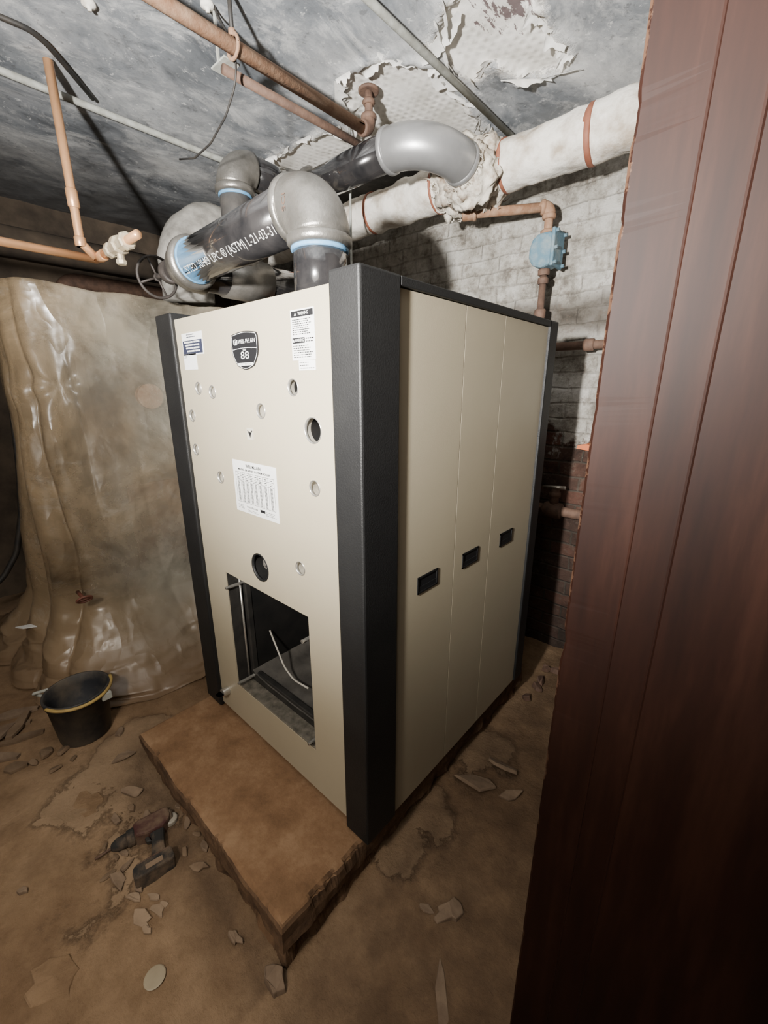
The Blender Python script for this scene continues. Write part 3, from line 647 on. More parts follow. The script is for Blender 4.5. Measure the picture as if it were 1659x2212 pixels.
bm = B(); EC = Vector((-1.21, UY, UZ)); d1 = Vector((0, 1, -.18)); pa = arc(EC, (-1, 0, 0), d1, .225, 20)
tube(bm, pa, r5+.010, 32); collar(bm, pa[0], (-1, 0, 0), r5+.016, .03); collar(bm, pa[-1], d1, r5+.016, .03)
obj('elbow', bm, m_galv, pp, smooth=True, label='smooth light grey long radius elbow')
pipe('pipe', [pa[-1], pa[-1]+d1*.03], r5, m_rust, pp)
pipe('pipe', fillet([(LX, 1.66, LZ), (LX, 1.75, LZ), (LX, 1.75, .02)], .08), .05, m_rustd, pp)
for c, d, r in (((HX, HY, HZ-.130), (0, 0, 1), r6), ((LX+.135, HY, LZ+.003), (1, 0, 0), r6), ((LX, HY+.137, LZ), (0, 1, 0), r6), ((LX, RY, UZ-.122), (0, 0, 1), r5)):
    bm = B(); collar(bm, c, d, r+.005, .014); obj('joint_tape', bm, m_blue, pp, smooth=True)
# gate valve with handwheel
gv_ = root('gate_valve', (LX-.09, HY, LZ), 'dark iron gate valve with round handwheel at the left end of the black header', 'valve')
bm = B(); collar(bm, (LX-.122, HY, LZ), (1, 0, 0), .05, .05); tube(bm, [(LX-.14, HY, LZ), (LX-.20, HY, LZ)], [.035, .02], 16); obj('bonnet', bm, m_wheel, gv_, smooth=True)
bm = B(); tube(bm, [(LX-.2, HY, LZ), (LX-.30, HY, LZ)], .009, 10); obj('stem', bm, m_wheel, gv_, smooth=True)
bm = B(); wc = Vector((LX-.27, HY, LZ)); ring = [wc+Vector((0, .090*math.cos(a*PI/16), .090*math.sin(a*PI/16))) for a in range(33)]
tube(bm, ring, .0065, 10, False)
for k in range(4): a = k*PI/2+.4; tube(bm, [wc, wc+Vector((0, .088*math.cos(a), .088*math.sin(a)))], .005, 8)
collar(bm, wc, (1, 0, 0), .018, .02, 12); obj('handwheel', bm, m_wheel, gv_, smooth=True)
# ------------------------------------------------------------------ lagged main
MY, MZ, MR = 2.08, 2.515, .098
mn = root('lagged_main_pipe', (-1.28, MY, MZ), 'fat white lagged main pipe with brown bands running under the ceiling by the brick wall', 'pipe')
def lumpy(pts, r, amp, sc, seg=36, oc=4):
    bm = B(); rings = tube(bm, pts, r, seg)
    for q in bm.verts:
        c = min(pts, key=lambda p: (Vector(p)-q.co).length_squared); n = (q.co-Vector(c)); 
        if n.length > 1e-4: q.co += n.normalized()*amp*fbm(q.co.x, q.co.y, q.co.z, sc, oc)
    return bm
obj('lagging', lumpy([Vector((-4.1+3.9*i/260, MY, MZ)) for i in range(261)], MR, .011, 9, 48, 6), m_wht_lag, mn, smooth=True)
for X, w in ((-.73, .022), (-1.10, .015), (-1.47, .012), (-1.92, .018), (-.40, .02), (-2.5, .03)):
    bm = B(); collar(bm, (X, MY, MZ), (1, .06, 0), MR+.006, w, 36, .15); obj('band', bm, m_band, mn, smooth=True)
bm = lumpy([Vector((-1.285+.02*math.sin(i), MY-.015, MZ+.0)) + Vector((-.16+.32*i/40, 0, 0)) for i in range(41)], [MR*.9+.058*math.sin(PI*i/40)**.6 for i in range(41)], .050, 18, 80, 6)
wt = obj('wrapped_tee', bm, m_fray, mn, smooth=True, label='lumpy frayed white wrapped tee joint')
bm = B(); rnd = random.Random(3)
for k in range(80):
    a = rnd.uniform(-2.6, .9); X = -1.29+rnd.uniform(-.15, .15); rr = MR+.025+.03*math.sin(PI*(X+1.45)/.32)
    p0 = Vector((X, MY-rr*math.cos(a), MZ+rr*math.sin(a))); n = Vector((0, -math.cos(a), math.sin(a))); s = Vector((rnd.uniform(-1, 1), 0, 0))+Vector((0, math.sin(a), math.cos(a)))*rnd.uniform(-1, 1)
    L = rnd.uniform(.02, .07); tube(bm, [p0, p0+n*.012+s*L*.4, p0+n*.006+s*L], [.004, .0025, .001], 5)
pq = pa[-1]+d1.normalized()*.012; dq = d1.normalized(); uu = Vector((1, 0, 0)); vv_ = dq.cross(uu).normalized()
for k in range(60):
    a = 2*PI*k/60+rnd.uniform(-.06, .06); o_ = uu*math.cos(a)+vv_*math.sin(a); p0 = pq+dq*.02+o_*(r5+.018)
    L = rnd.uniform(.010, .04); tube(bm, [p0, p0-dq*L*.6+o_*rnd.uniform(.0, .010), p0-dq*L+o_*rnd.uniform(.002, .014)], [.004, .0025, .001], 5)
fb = obj('loose_fibres', bm, m_fray, wt); fb['kind'] = 'stuff'
bm = lumpy([pq+dq*(.1*i/14) for i in range(15)], [r5+.014+.05*(i/14)**.8 for i in range(15)], .028, 24, 56, 6); obj('lagging_collar', bm, m_fray, mn, smooth=True)
# ------------------------------------------------------------------ trap
tp = root('float_trap', (-.955, 2.26, 2.17), 'dirty blue painted cast trap on a rusty pipe dropping from the lagged main', 'steam trap')
T0 = Vector((-1.29, 2.08, 2.37)); T1 = Vector((-.955, 2.26, 2.37))
bm = B(); tube(bm, [T0+Vector((0, 0, .05)), T0+Vector((0, 0, -.0))], .028, 16); tube(bm, [T0, T1], .021, 16); obj('inlet_pipe', bm, m_rust, tp, smooth=True)
bm = B(); dd = (T1-T0).normalized(); collar(bm, T0, dd, .03, .06, 16); collar(bm, T0+dd*.03, dd, .033, .02, 16); obj('pipe_elbow', bm, m_rust, tp, smooth=True)
bm = B(); collar(bm, T1-dd*.03, dd, .032, .025, 16); tube(bm, arc(T1, -dd, (0, 0, -1), .03, 8), .028, 16); collar(bm, T1-Vector((0, 0, .04)), (0, 0, 1), .032, .025, 16); obj('pipe_elbow', bm, m_rust, tp, smooth=True)
bm = B(); tube(bm, [T1-Vector((0, 0, .03)), T1-Vector((0, 0, .11))], .02, 14); collar(bm, T1-Vector((0, 0, .105)), (0, 0, 1), .034, .02, 6); obj('nipple', bm, m_rust, tp, smooth=True)
c = T1-Vector((0, 0, .19)); bm = B(); TK = .88
prof = [(-.075, .02), (-.06, .06), (-.03, .085), (.045, .085), (.05, .07), (.05, -.075), (.0, -.088), (-.05, -.07), (-.075, -.03)]
prism(bm, prof, lambda p: Vector((c.x+p[0]*TK, c.y-.05, c.z+p[1]*TK)), lambda p: Vector((c.x+p[0]*TK, c.y+.05, c.z+p[1]*TK)))
tb = obj('trap_body', bm, m_tblue, tp, bev=.012)
bm = B(); box(bm, (c.x+.046, c.y-.063, c.z-.076), (c.x+.063, c.y+.063, c.z+.084)); cv = obj('trap_cover', bm, m_tblue, tp, bev=.006)
for sy, sz in ((-1, -.062), (-1, .0), (-1, .07), (1, .07), (1, -.062), (1, 0)):
    bm = B(); q = Vector((c.x+.063, c.y+sy*.05, c.z+sz)); tube(bm, [q, q+Vector((.013, 0, 0))], .008, 6); obj('bolt', bm, m_tblue, cv)
bm = B(); q0 = c-Vector((.0, 0, .075)); collar(bm, q0-Vector((0, 0, .012)), (0, 0, 1), .03, .03, 8); tube(bm, [q0, (q0.x, q0.y, .005)], .017, 14); collar(bm, q0-Vector((0, 0, .2)), (0, 0, 1), .028, .045, 14); collar(bm, q0-Vector((0, 0, .05)), (0, 0, 1), .026, .03, 14); obj('drop_pipe', bm, m_rustd, tp, smooth=True)
# wall pipes
bm = B(); tube(bm, [(-2.6, 2.33, 1.75), (-.19, 2.33, 1.75)], .021, 14); collar(bm, (-.72, 2.33, 1.75), (1, 0, 0), .03, .05, 14); tag(obj('wall_pipe', bm, m_rustd, smooth=True), 'thin brown pipe running level along the painted brick behind the boiler, just below its top', 'pipe')
lw = root('wall_pipe', (-.75, 2.33, .89), 'dark rusty level pipe with a valve low on the bare brick behind the boiler', 'pipe')
bm = B(); tube(bm, [(-1.6, 2.33, .89), (-.19, 2.33, .89)], .028, 16); obj('pipe', bm, m_rustd, lw, smooth=True)
bm = B(); collar(bm, (-.80, 2.33, .89), (1, 0, 0), .045, .10, 16); tube(bm, [(-.80, 2.33, .89), (-.80, 2.33, 1.02)], .024, 14); collar(bm, (-.80, 2.33, .98), (0, 0, 1), .034, .03, 8); obj('fitting', bm, m_rustd, lw, smooth=True)
bm = B(); tube(bm, [(-.86, 2.31, 1.02), (-.74, 2.31, 1.03)], .009, 10); obj('valve_handle', bm, m_steel, lw, smooth=True)
p = P(1265, 965, 'y', 2.385); bm = B(); prism(bm, [(-.035, -.01), (.04, -.016), (.045, .012), (.01, .018), (-.03, .008)], lambda q: Vector((p.x+q[0], 2.35, p.z+q[1])), lambda q: Vector((p.x+q[0], 2.40, p.z+q[1])))
tag(obj('wall_clip', bm, m_org), 'small bright orange scrap fixed on the painted brick beside the door frame', 'clip')
# ------------------------------------------------------------------ ceiling services
rc = root('ceiling_pipe', (-1.535, 1.0, 2.62), 'long brown rusty pipe under the ceiling ending in an upturned elbow', 'pipe')
bm = B(); tube(bm, [(-1.535, -.5, 2.62), (-1.535, 1.60, 2.62)], .022, 18); obj('pipe', bm, m_rust, rc, smooth=True)
bm = B(); tube(bm, arc((-1.535, 1.63, 2.62), (0, -1, 0), (0, 0, 1), .045, 8), .030, 16); collar(bm, (-1.535, 1.58, 2.62), (0, 1, 0), .036, .03, 16); collar(bm, (-1.535, 1.63, 2.672), (0, 0, 1), .034, .025, 16); obj('elbow', bm, m_rustd, rc, smooth=True)
bm = B(); tube(bm, [(-1.535, 1.63, 2.67), (-1.535, 1.63, 2.765)], .018, 12); collar(bm, (-1.535, 1.63, 2.765), (0, 0, 1), .045, .012, 18); collar(bm, (-1.535, 1.63, 2.725), (0, 0, 1), .028, .02, 8); obj('stub', bm, m_rustd, rc, smooth=True)
bm = B(); tube(bm, [(-1.60, .98, 2.585), (-1.60, 1.84, 2.60)], .015, 14); tag(obj('ceiling_pipe', bm, m_rustd, smooth=True), 'thinner dark pipe running close beside the long rusty ceiling pipe', 'pipe')
hg = root('pipe_hanger', (-1.535, .985, 2.62), 'black rod hanger clamping the rusty ceiling pipe', 'hanger')
bm = B(); tube(bm, [(-1.535, .985, 2.65), (-1.535, .985, 2.775)], .007, 10); obj('rod', bm, m_tool, hg, smooth=True)
bm = B(); ringp = [Vector((-1.535+.031*math.cos(a*PI/10), .985, 2.62+.031*math.sin(a*PI/10))) for a in range(21)]; tube(bm, ringp, .006, 8, False); collar(bm, (-1.535, .985, 2.655), (0, 0, 1), .012, .02, 8); obj('clamp', bm, m_rust, hg, smooth=True)
bm = B(); box(bm, (-1.66, .97, 2.602), (-1.57, 1.03, 2.608)); box(bm, (-1.66, .995, 2.604), (-1.652, 1.005, 2.77)); obj('bracket', bm, m_galvc, hg, bev=.002)
bm = B(); tube(bm, [(-1.20, .2, 2.74), (-1.20, 1.3, 2.735), (-1.205, 2.37, 2.74)], .013, 14); tag(obj('conduit', bm, m_galvc, smooth=True), 'pale grey conduit crossing the ceiling between the bare plaster patches', 'conduit')
bm = B(); tube(bm, [(-2.50, -.3, 2.745), (-2.50, .6, 2.74), (-2.48, 1.4, 2.735), (-2.46, 2.35, 2.74)], .014, 12); tag(obj('conduit', bm, m_galvc, smooth=True), 'pale thin conduit along the dark left side of the ceiling behind the copper pipe', 'conduit')
wp = [P(x, y, 'y', 1.0) for x, y in ((462, -10), (466, 30), (490, 70), (511, 130), (508, 185), (488, 250), (455, 310), (420, 342), (388, 344))]
bm = B(); tube(bm, fillet(wp, .1, 6), .0035, 8); tag(obj('hanging_wire', bm, m_tool, smooth=True), 'thin black wire dangling in a loop from the ceiling', 'wire')
wp = [P(x, y, 'z', 2.758) for x, y in ((-60, 10), (0, 36), (62, 62), (100, 95), (135, 135), (200, 213))]  # dark curve on the ceiling, laid as a black tube
bm = B(); tube(bm, fillet(wp, .12, 6), .009, 10); tag(obj('ceiling_dark_line', bm, m_tool, smooth=True), 'thick black line curving across the ceiling at top left past the copper riser', 'cable')
wp = P(749, 440, 'y', 1.72); bm = B(); tube(bm, [(wp.x, 1.75, 2.77), (wp.x, 1.745, 2.4), (wp.x+.004, 1.74, 2.0), (wp.x+.002, 1.74, 1.772)], .006, 8); tag(obj('thin_conduit', bm, m_galvc, smooth=True), 'thin pale upright line dropping behind the front grey elbow to the boiler top', 'conduit')
# small ceiling fixtures
for (x, y), lb in (((192, 12), 'small chipped white ceiling fitting above the copper riser'), ((448, 15), 'small white ceiling hook beside the dangling black wire')):
    p = P(x, y, 'z', CEIL-.010); bm = B(); lathe(bm, [(.022, .012), (.022, .0), (.014, -.004), (.007, -.008), (.006, -.014)], p, 16); tag(obj('ceiling_fitting', bm, m_wht_lag, smooth=True), lb, 'ceiling fitting')
# copper
cp = root('copper_pipe', (-2.36, .70, 2.10), 'bright copper pipe dropping from the ceiling to a level run with a brass valve', 'pipe')
VX, VY, TZ = -2.35, .68, 2.10
bm = B(); tube(bm, fillet([(VX, VY, 2.77), (VX, VY, TZ+.05), (VX, VY+.05, TZ)], .03, 6), .017, 16); obj('riser', bm, m_copper, cp, smooth=True)
bm = B(); tube(bm, [(VX-.03, -.4, TZ-.0), (VX-.03, VY+.06, TZ-.0)], .017, 16); obj('level_run', bm, m_copper, cp, smooth=True)
bm = B(); tube(bm, [(VX-.03, VY+.06, TZ), (VX+.46, VY+.06, TZ)], .016, 16); obj('branch', bm, m_copper, cp, smooth=True)
for c_, d, L in (((VX, VY, 2.31), (0, 0, 1), .07), ((VX, VY, 2.15), (0, 0, 1), .04), ((VX-.03, VY+.03, TZ), (0, 1, 0), .06), ((VX+.05, VY+.06, TZ), (1, 0, 0), .06)):
    bm = B(); collar(bm, c_, d, .022, L, 16); obj('solder_fitting', bm, m_copper, cp, smooth=True)
bm = B(); y_ = VY+.06
for q, r, L in ((.17, .03, .04), (.215, .024, .05), (.26, .036, .05), (.31, .027, .05), (.345, .033, .03)): collar(bm, (VX+q, y_, TZ), (1, 0, 0), r, L, 8)
tube(bm, [(VX+.26, y_, TZ), (VX+.26, y_, TZ-.06)], .014, 10); collar(bm, (VX+.26, y_, TZ-.06), (0, 0, 1), .02, .02, 8)
obj('brass_valve', bm, m_brass, cp, smooth=False)
# lagged elbow far left, over the sheet
pth = [Vector((-2.95, 1.42, 2.08)), Vector((-2.95, 1.42, 2.2))] + arc((-2.95, 1.42, 2.53), (0, 0, -1), (0, 1, 0), .24, 12) + [Vector((-2.95, 1.94, 2.53))]
bm = lumpy(pth, .155, .012, 6); tag(obj('lagged_elbow', bm, m_silver, smooth=True), 'grey lagged elbow rising above the plastic sheet behind the black pipes', 'pipe')
bm = B(); tube(bm, [(-3.85, -.5, 2.45), (-3.85, 1.9, 2.45)], .09, 20); tag(obj('dark_pipe', bm, m_dwall, smooth=True), 'wide sooty pipe along the far left wall below the ceiling', 'pipe')
bm = B(); tube(bm, fillet([(-4.03, 1.95, 2.30), (-4.03, 1.0, 2.30), (-4.03, 1.0, .02)], .12), .06, 18); tag(obj('dark_pipe', bm, m_rustd, smooth=True), 'sooty bent pipe dropping behind the wrapped equipment at far left', 'pipe')
# ------------------------------------------------------------------ old equipment under the sheet
ob_ = root('old_boiler', (-3.0, 1.2, 0), 'old dark iron equipment seen dimly through the plastic sheet', 'boiler')
bm = B(); box(bm, (-3.33, .66, .02), (-2.74, 1.95, 1.86)); obj('casing', bm, m_old, ob_, bev=.05)
bm = B(); box(bm, (-2.742, .80, .45), (-2.715, 1.25, 1.0)); obj('door', bm, m_rustd, ob_, bev=.01)
bm = B(); tube(bm, [(-2.76, 1.0, 1.5), (-2.70, 1.0, 1.5)], .07, 24); obj('gauge', bm, m_rust, ob_)
bm = B(); tube(bm, [(-2.70, 1.5, .4), (-2.70, 1.5, 1.7)], .03, 14); obj('riser', bm, m_rust, ob_, smooth=True)
# ------------------------------------------------------------------ plastic sheet
bm = B()
ctrl = [(-3.45, 1.2), (-3.42, .62), (-3.2, .47), (-2.85, .42), (-2.70, .43), (-2.61, .52), (-2.58, .8), (-2.56, 1.3), (-2.54, 2.2)]
pth = []
cv_ = [Vector(q) for q in ctrl]
for i in range(len(cv_)-1):
    p0 = cv_[max(i-1, 0)]; p1 = cv_[i]; p2 = cv_[i+1]; p3 = cv_[min(i+2, len(cv_)-1)]
    for k in range(20):
        s = k/20; pth.append(.5*((2*p1)+(p2-p0)*s+(2*p0-5*p1+4*p2-p3)*s*s+(3*p1-p0-3*p2+p3)*s**3))
pth.append(cv_[-1]); lens = [0]
for a, c in zip(pth, pth[1:]): lens.append(lens[-1]+(c-a).length)
NU, NV = 480, 220; kc = P(132, 835, 'x', -2.6); rows = []
def samp(s):
    for i in range(len(lens)-1):
        if lens[i+1] >= s: 
            f = (s-lens[i])/(lens[i+1]-lens[i]); return pth[i].lerp(pth[i+1], f), (pth[i+1]-pth[i]).normalized()
    return pth[-1], (pth[-1]-pth[-2]).normalized()
def ridge(x, y, z, k): return (1-abs(noise.noise(Vector((x, y, z)))))**k
def an_(x, y, z): return abs(noise.noise(Vector((x, y, z))))
for i in range(NU+1):
    s = lens[-1]*i/NU; p, tg = samp(s); row = []
    p_a, t_a = samp(max(0, s-.15)); p_b, t_b = samp(min(lens[-1], s+.15)); ta = (t_a+t_b).normalized(); nrm = Vector((ta.y, -ta.x))
    lf = max(0, min(1, (p.y-.42)/.25)) if p.x > -3 else 0
    far = max(0, min(1, (-2.9-p.x)/.3))
    for j in range(NV+1):
        v = j/NV
        if v < .10: q = v/.10; off = -.55*(1-q); z = 2.03 - .006*q
        elif v < .72: q = (v-.10)/.62; off = .01+.09*q**2; z = 2.02-1.62*q
        else: q = (v-.72)/.28; off = .10+(.19+.22*lf+.22*far)*q**1.05; z = .40*(1-q)**1.6
        w = min(1, max(0, (2.02-z)/1.2)); side = 1-lf
        # thin film: broad facets with sharp creases, tension lines, loose hanging folds at the near end
        wv_ = s*15+1.8*fbm(s, z*.4, 0, 1.2)+.7*z
        fold = (.012+.034*w)*(abs(math.sin(wv_))**.8*1.6-.8)*(.10+.9*side) + .016*w*fbm(s*2.0, z*.3, 6, 1, 3)
        cr = -.036*an_(s*1.3-.7*z, z*.6, 9) - .024*an_(s*2.6+1.0*z, z*1.1-.5*s, 17) - .010*an_(s*5.5+z, z*2.6, 31) - .0035*an_(s*11-z, z*6, 43) + .016
        foot = max(0, min(1, (v-.70)/.15))
        cr += foot*(.040*ridge(s*2.2, v*6, 51, 5) + .028*fbm(s*3, v*9, 8, 1, 4) - .02*an_(s*6, v*16, 57))*(1-.7*max(0, (v-.93)/.07))
        pos = Vector((p.x, p.y, z)); dv = pos-kc; rr = math.hypot(dv.y+.7*(dv.x), dv.z)
        an = math.atan2(dv.z, dv.y+dv.x*.5); rad = .008*math.sin(6*an+1)*math.exp(-((rr-.18)/.18)**2) - .014*math.exp(-(rr/.05)**2)
        o2 = off + fold + cr + rad
        if v < .1: o2 = off + (fold+cr)*v*5
        ts = min(1, v/.1)*(1-w)
        zz = z + foot*(.025*ridge(s*2.5, v*8, 61, 4)+.034*fbm(s*2, v*7, 2, 1, 4)+.008) + ts*(-.022*abs(math.sin(s*1.9+.4))+.022*fbm(s*2.4, 0, 77, 1, 5)) + .003*fbm(s, v*3, 7, 4)
        if v < .1: zz += .014*fbm(s*2, v*30, 4, 1)
        if v > .985: zz = min(zz, .012)
        xx, yy = p.x+nrm.x*o2, p.y+nrm.y*o2
        row.append(bm.verts.new((xx, yy, max(zz, fz(xx, yy)+.003))))
    rows.append(row)
for i in range(NU):
    for j in range(NV): bm.faces.new((rows[i][j], rows[i+1][j], rows[i+1][j+1], rows[i][j+1]))
tag(obj('plastic_sheet', bm, m_sheet, smooth=True), 'dusty translucent plastic sheet draped over old equipment left of the boiler', 'plastic sheet')
p = P(180, 1292, 'x', -2.40); bm = B(); wc = p
ringp = [wc+Vector((.02+.012*math.sin(a*PI/10), .032*math.cos(a*PI/10), .018*math.sin(a*PI/10))) for a in range(21)]; tube(bm, ringp, .006, 8, False)
tube(bm, [wc+Vector((-.10, 0, 0)), wc+Vector((.02, 0, 0))], .009, 10); tube(bm, [wc+Vector((.02, -.032, 0)), wc+Vector((.02, .032, 0))], .005, 8)
tag(obj('valve_wheel', bm, M('red_valve_paint', (.16, .05, .03), (.10, .04, .028)), smooth=True), 'small dull red valve wheel poking out of the plastic sheet above the bucket', 'valve')
hp_ = [P(x, y, 'x', -3.25) for x, y in ((8, 760), (26, 880), (40, 1000), (46, 1110), (36, 1195), (2, 1258), (-60, 1290))]
bm = B(); tube(bm, fillet(hp_, .2, 6), .016, 12); tag(obj('hose', bm, m_tool, smooth=True), 'dark hose hanging in a curve at the far left edge beside the plastic sheet', 'hose')
# ------------------------------------------------------------------ bucket
K = .82; bc = Vector((-2.11, .275, fz(-2.11, .275)+.002)); bk = root('bucket', bc, 'dusty black plastic bucket with yellow rim edge on the dirt floor by the sheet', 'bucket')
def kp(pr): return [(a*K, z*K*1.05) for a, z in pr]
RZ = .268*K*1.05
bm = B(); lathe(bm, kp([(.118, 0), (.122, .006), (.146, .235), (.153, .236), (.154, .262), (.158, .264), (.158, .274), (.150, .276), (.145, .272), (.139, .22), (.115, .012)]), bc, 48); obj('bucket_body', bm, m_plug, bk, smooth=True)
bm = B(); pts = [bc+Vector((.163*K*math.cos(a), .163*K*math.sin(a), RZ+.004-.022*math.sin((a+1.15)/2.7*PI)*.5)) for a in [(-1.15+2.7*k/24) for k in range(25)]]
tube(bm, pts, .0072, 10); obj('rim_handle', bm, m_yel, bk, smooth=True)
bm = B(); rtv = RT.xy; e0 = bc-Vector((rtv.x, rtv.y, 0))*.155*K; pts = [e0+Vector((0, 0, .232)), e0+Vector((-.05*rtv.x+.03*FH.x*-1, -.05*rtv.y-.03*FH.y, .232)), e0+Vector((-.06*rtv.x, -.06*rtv.y, .205)), e0+Vector((.008*rtv.x, .008*rtv.y, .18))]
tube(bm, fillet(pts, .02, 5), .007, 10); obj('side_handle', bm, m_galvc, bk, smooth=True)
bm = B(); e1 = bc+Vector((rtv.x, rtv.y, 0))*.158*K; box(bm, e1+Vector((-.012, -.02, .185)), e1+Vector((.016, .02, .22))); obj('handle_lug', bm, m_galvc, bk, bev=.004)
# ------------------------------------------------------------------ drill, lying on its side
DA = math.radians(-101); ex = Vector((math.cos(DA), math.sin(DA), 0)); ey = Vector((-ex.y, ex.x, 0)); DK = .95
D0 = Vector((-1.40, .275, fz(-1.4, .275)+.024))
dr = root('cordless_drill', (D0.x, D0.y, D0.z-.024), 'dusty maroon and black cordless drill lying on the floor in front of the plinth', 'drill')
def L3(a, c, z=0): return D0+(ex*a+ey*c+ZZ*z)*DK
def shell(poly, h, mt, name, par, bev=.008, z0=0):
    bm = B(); prism(bm, poly, lambda q: L3(q[0], q[1], z0-h), lambda q: L3(q[0], q[1], z0+h)); return obj(name, bm, mt, par, bev=bev)
shell([(-.088, -.024), (-.075, -.033), (.015, -.034), (.034, -.027), (.034, .027), (.018, .033), (.000, .040), (-.060, .046), (-.080, .030), (-.090, .012)], .031, m_drill, 'motor_housing', dr, .014)
bm = B(); tube(bm, [L3(-.097, -.002), L3(-.086, -.002)], [.020, .026], 18); obj('rear_cap', bm, m_tooldust, dr, smooth=True)
bm = B(); tube(bm, [L3(.032, 0), L3(.036, 0), L3(.056, 0), L3(.060, 0)], [.026, .029, .028, .022], 20); obj('clutch_ring', bm, m_tooldust, dr)
bm = B(); tube(bm, [L3(.058, 0), L3(.062, 0), L3(.088, 0), L3(.106, 0), L3(.110, 0)], [.020, .023, .022, .013, .007], 18); obj('chuck', bm, m_tooldust, dr, smooth=True)
bm = B(); tube(bm, [L3(.105, 0), L3(.160, 0, -.008)], .0045, 8); obj('drill_bit', bm, m_rustd, dr, smooth=True)
shell([(-.062, .034), (-.010, .034), (-.016, .058), (-.010, .090), (-.004, .122), (.012, .146), (-.052, .146), (-.050, .110), (-.056, .070)], .020, m_tooldust, 'grip', dr, .010)
shell([(-.008, .038), (.006, .040), (.002, .060), (-.014, .066)], .009, m_tool, 'trigger', dr, .003)
bt = shell([(-.066, .146), (.050, .146), (.058, .156), (.058, .190), (.050, .197), (-.064, .197), (-.070, .188)], .033, m_tooldust, 'battery', dr, .007)
shell([(-.060, .138), (.046, .138), (.050, .152), (-.064, .152)], .030, m_drill, 'battery_cover', bt, .006)
shell([(-.034, .165), (.020, .165), (.020, .184), (-.034, .184)], .0006, m_chip, 'battery_label', bt, 0, .0336)
# ------------------------------------------------------------------ rubble
def slab(name, x, y, size, th, seed, label, cat='rubble', group=None, tilt=.0, mt=None, n=8, zoff=0, asp=None, az=None):
    rnd = random.Random(seed); p = P(x, y, 'z', 0.0); px, py = p.x, p.y
    az_ = rnd.uniform(0, 6.28); az = az_ if az is None else az; a0 = rnd.uniform(.45, .95); asp = asp or a0
    poly = []
    for k in range(n):
        a = 2*PI*(k+rnd.uniform(-.38, .38))/n; r = size*rnd.uniform(.6, 1.15); poly.append((r*math.cos(a), r*asp*math.sin(a)))
    rm = Matrix.Rotation(az, 3, 'Z') @ Matrix.Rotation(tilt*rnd.choice((-1, 1)), 3, 'X')
    bm = B(); f0 = lambda q: rm @ Vector((q[0], q[1], 0)); f1 = lambda q: rm @ Vector((q[0]*.93, q[1]*.93, th*(1+.4*math.sin(q[0]*60+seed))))
    prism(bm, poly, f0, f1); mz = min(v.co.z for v in bm.verts)
    for v in bm.verts: v.co += Vector((px, py, fz(px, py)-mz-.002+zoff))
    o = obj(name, bm, mt or m_chip, bev=min(.003, th*.25), org=(px, py, fz(px, py))); tag(o, label, cat, group); return o
slab('rubble_chunk', 972, 1968, .058, .014, 1, 'flat broad chip alone on the dark floor right of the plinth', n=11, asp=.6)
slab('rubble_chunk', 592, 2105, .045, .028, 2, 'crumbled lump against the near corner of the plinth', n=11, mt=m_chip, asp=.7)
slab('rubble_slab', 1030, 1700, .095, .012, 11, 'flat broken slab nearest the boiler side on the right', tilt=.3, n=6, asp=.5, az=.3)
slab('rubble_slab', 1085, 1668, .09, .010, 4, 'tilted broken slab beside the door frame side of the flat slab', tilt=.5, n=6, asp=.4, az=.1)
slab('rubble_slab', 1105, 1722, .055, .010, 5, 'small broken slab nearest the door frame', tilt=.3, n=6, asp=.45)
for i, (x, y, s) in enumerate(((305, 1985, .042), (340, 1965, .034), (330, 1935, .024), (288, 1935, .03), (318, 2012, .022), (356, 1950, .018))):
    slab('rubble_chip', x, y, s, .005, 30+i, 'thin pale plaster chip in the cluster below the drill', 'rubble', 'plaster chips below the drill', tilt=.2, n=9, asp=.5, mt=m_crust)
for i, (x, y, s) in enumerate(((255, 1905, .042), (232, 1890, .026), (440, 1830, .032), (430, 1872, .036), (405, 1780, .028), (425, 1800, .020), (250, 1770, .03), (285, 1745, .026), (268, 1842, .022), (300, 1885, .022), (275, 1870, .026), (250, 1850, .02), (385, 1745, .022), (400, 1840, .022), (300, 1915, .024), (228, 1830, .018))):
    slab('rubble_chip', x, y, s, .008, 50+i, 'brown shard of broken floor near the drill and the plinth edge', 'rubble', 'shards near the drill', tilt=.3, n=8, mt=m_wood if i % 2 else m_chip, asp=.5)
for i, (x, y, s) in enumerate(((100, 1632, .045), (140, 1625, .03), (75, 1650, .025), (118, 1665, .03), (160, 1640, .02))):
    slab('rubble_chip', x, y, s, .014, 70+i, 'broken brown lump on the floor at the foot of the black bucket', 'rubble', 'lumps at the foot of the bucket', tilt=.3, n=8, asp=.6, mt=m_wood)
for i, (x, y, s) in enumerate(((268, 1640, .055), (288, 1715, .05), (318, 1765, .032), (262, 1585, .04), (505, 2015, .03))):
    slab('rubble_chip', x, y, s, .012, 90+i, 'crumbling edge piece lying along the left side of the plinth front', 'rubble', 'edge pieces along the plinth front', tilt=.2, n=10, mt=m_chip, asp=.5)
slab('floor_flake', 190, 1740, .075, .004, 161, 'flat crust of floor skin left of the drill bit', n=13, mt=m_floor, asp=.6)
slab('rubble_chip', 922, 1962, .028, .005, 120, 'thin chip just left of the broad flat chip on the right floor', tilt=.2, n=7, asp=.5)
slab('rubble_chip', 50, 1925, .018, .010, 121, 'tiny dark stone alone on the floor at the left edge', n=7)
slab('floor_flake', 958, 2160, .09, .005, 122, 'long thin flake on the floor near the bottom, right of centre', n=6, asp=.22, az=2.3)
slab('floor_flake', 120, 2110, .10, .004, 123, 'broad flat brown flake of floor skin at bottom left', n=14, mt=m_floor, asp=.6)
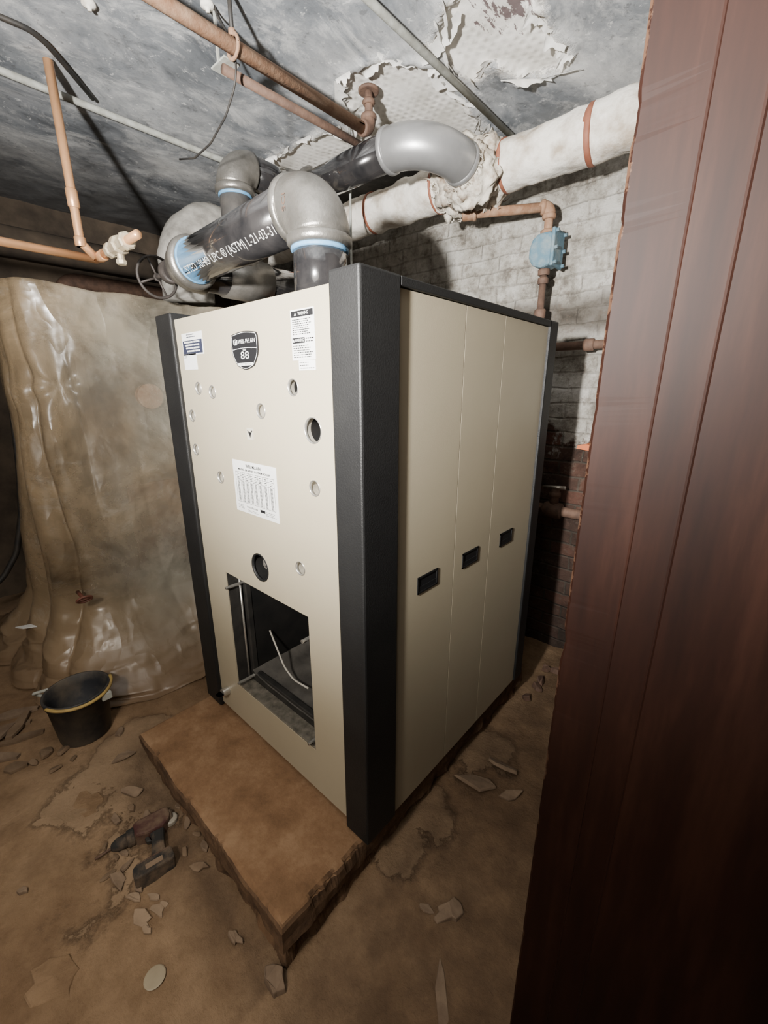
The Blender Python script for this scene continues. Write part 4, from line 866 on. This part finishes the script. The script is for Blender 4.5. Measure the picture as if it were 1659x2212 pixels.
for i, (x, y, s) in enumerate(((1170, 1475, .04), (1195, 1455, .05), (1215, 1470, .03), (1180, 1450, .03), (1160, 1490, .035), (1140, 1510, .03))):
    slab('rubble_chip', x, y, s, .025, 140+i, 'dark brick rubble heaped behind the boiler against the wall foot', 'rubble', 'brick rubble at the wall foot', tilt=.3, n=7, mt=m_rustd)
p = P(334, 2110, 'z', .0); bm = B(); lathe(bm, [(.026, 0), (.0275, .002), (.0275, .003), (.025, .004)], (p.x, p.y, fz(p.x, p.y)+.001), 24); tag(obj('round_slug', bm, M('dull_disc', (.30, .25, .17), (.23, .185, .12), rough=.6)), 'pale dull round slug flat on the floor at the bottom left', 'slug')
p = P(368, 1768, 'z', .02); bm = B(); lathe(bm, [(.022, 0), (.024, .004), (.024, .016), (.020, .019)], (p.x, p.y, fz(p.x, p.y)), 20); tag(obj('round_slug', bm, M('cap_grey', (.3, .27, .22)), bev=.002), 'small pale thick disc lying beside the drill body', 'slug')
for i, (x0_, y0_, x1_, y1_) in enumerate(((-20, 1552, 82, 1526), (0, 1608, 95, 1578), (-30, 1582, 66, 1556), (-40, 1640, 40, 1632), (10, 1664, 60, 1648), (20, 1600, 60, 1540), (-30, 1615, 30, 1568))):
    zl = .009 if i < 5 else .024
    a = P(x0_, y0_, 'z', .01); c = P(x1_, y1_, 'z', .01); a.z = fz(a.x, a.y)+zl; c.z = fz(c.x, c.y)+zl
    d = (c-a).normalized(); u = d.cross(ZZ).normalized()
    bm = B(); vsx = []
    for q, w in ((a, .012), (a.lerp(c, .35), .028), (a.lerp(c, .7), .024), (c, .010)):
        w *= random.uniform(.8, 1.2); vsx.append([bm.verts.new(q+u*w*s+ZZ*h_) for s, h_ in ((-1, -.010), (1, -.010+.004), (1, .006), (-1, .004))])
    for g0, g1 in zip(vsx, vsx[1:]):
        for k in range(4): bm.faces.new((g0[k], g0[(k+1) % 4], g1[(k+1) % 4], g1[k]))
    bm.faces.new(vsx[0]); bm.faces.new(vsx[-1][::-1])
    tag(obj('wood_scrap', bm, m_wood if i % 3 else m_chip), 'splintered wood scrap in the pile left of the bucket', 'wood scrap', 'wood scraps left of the bucket')
p = Vector((-2.80, .22, .30)); bm = B(); prism(bm, [(-.05, -.01), (.0, -.02), (.06, .0), (.01, .02)], lambda q: p+RT*q[0]+FH*q[1], lambda q: p+RT*q[0]+FH*q[1]+ZZ*.006)
tag(obj('paper_scrap', bm, m_white), 'little white paper scrap lying on the foot of the plastic sheet', 'scrap')
# ------------------------------------------------------------------ lights
def light(name, typ, loc, e, aim=None, **k):
    l = bpy.data.lights.new(name, typ); l.energy = e
    for a, v in k.items(): setattr(l, a, v)
    o = bpy.data.objects.new(name, l); COL.objects.link(o); o.location = loc
    if aim: o.rotation_euler = (Vector(aim)-Vector(loc)).to_track_quat('-Z', 'Y').to_euler()
    return o
LP = Vector((-.45, -.55, 1.80))
light('work_lamp', 'SPOT', LP, 990, (-1.30, 2.3, 3.1), spot_size=math.radians(140), spot_blend=1.0, shadow_soft_size=.05, color=(1.0, .972, .93))
light('low_fill', 'SPOT', LP, 80, (-2.2, .5, .6), spot_size=math.radians(150), spot_blend=1.0, shadow_soft_size=.07, color=(1.0, .92, .81))  # added fill spot at the work lamp, brightens floor and lower left
light('soft_fill', 'AREA', (-.25, -.75, 1.5), 11, (-.9, 1.6, .7), shape='DISK', size=1.0, color=(1.0, .90, .78))  # added soft area fill behind the camera, not light from a doorway
w = bpy.data.worlds.new('world'); S.world = w; w.use_nodes = True
w.node_tree.nodes['Background'].inputs[0].default_value = (.68, .57, .46, 1); w.node_tree.nodes['Background'].inputs[1].default_value = .10
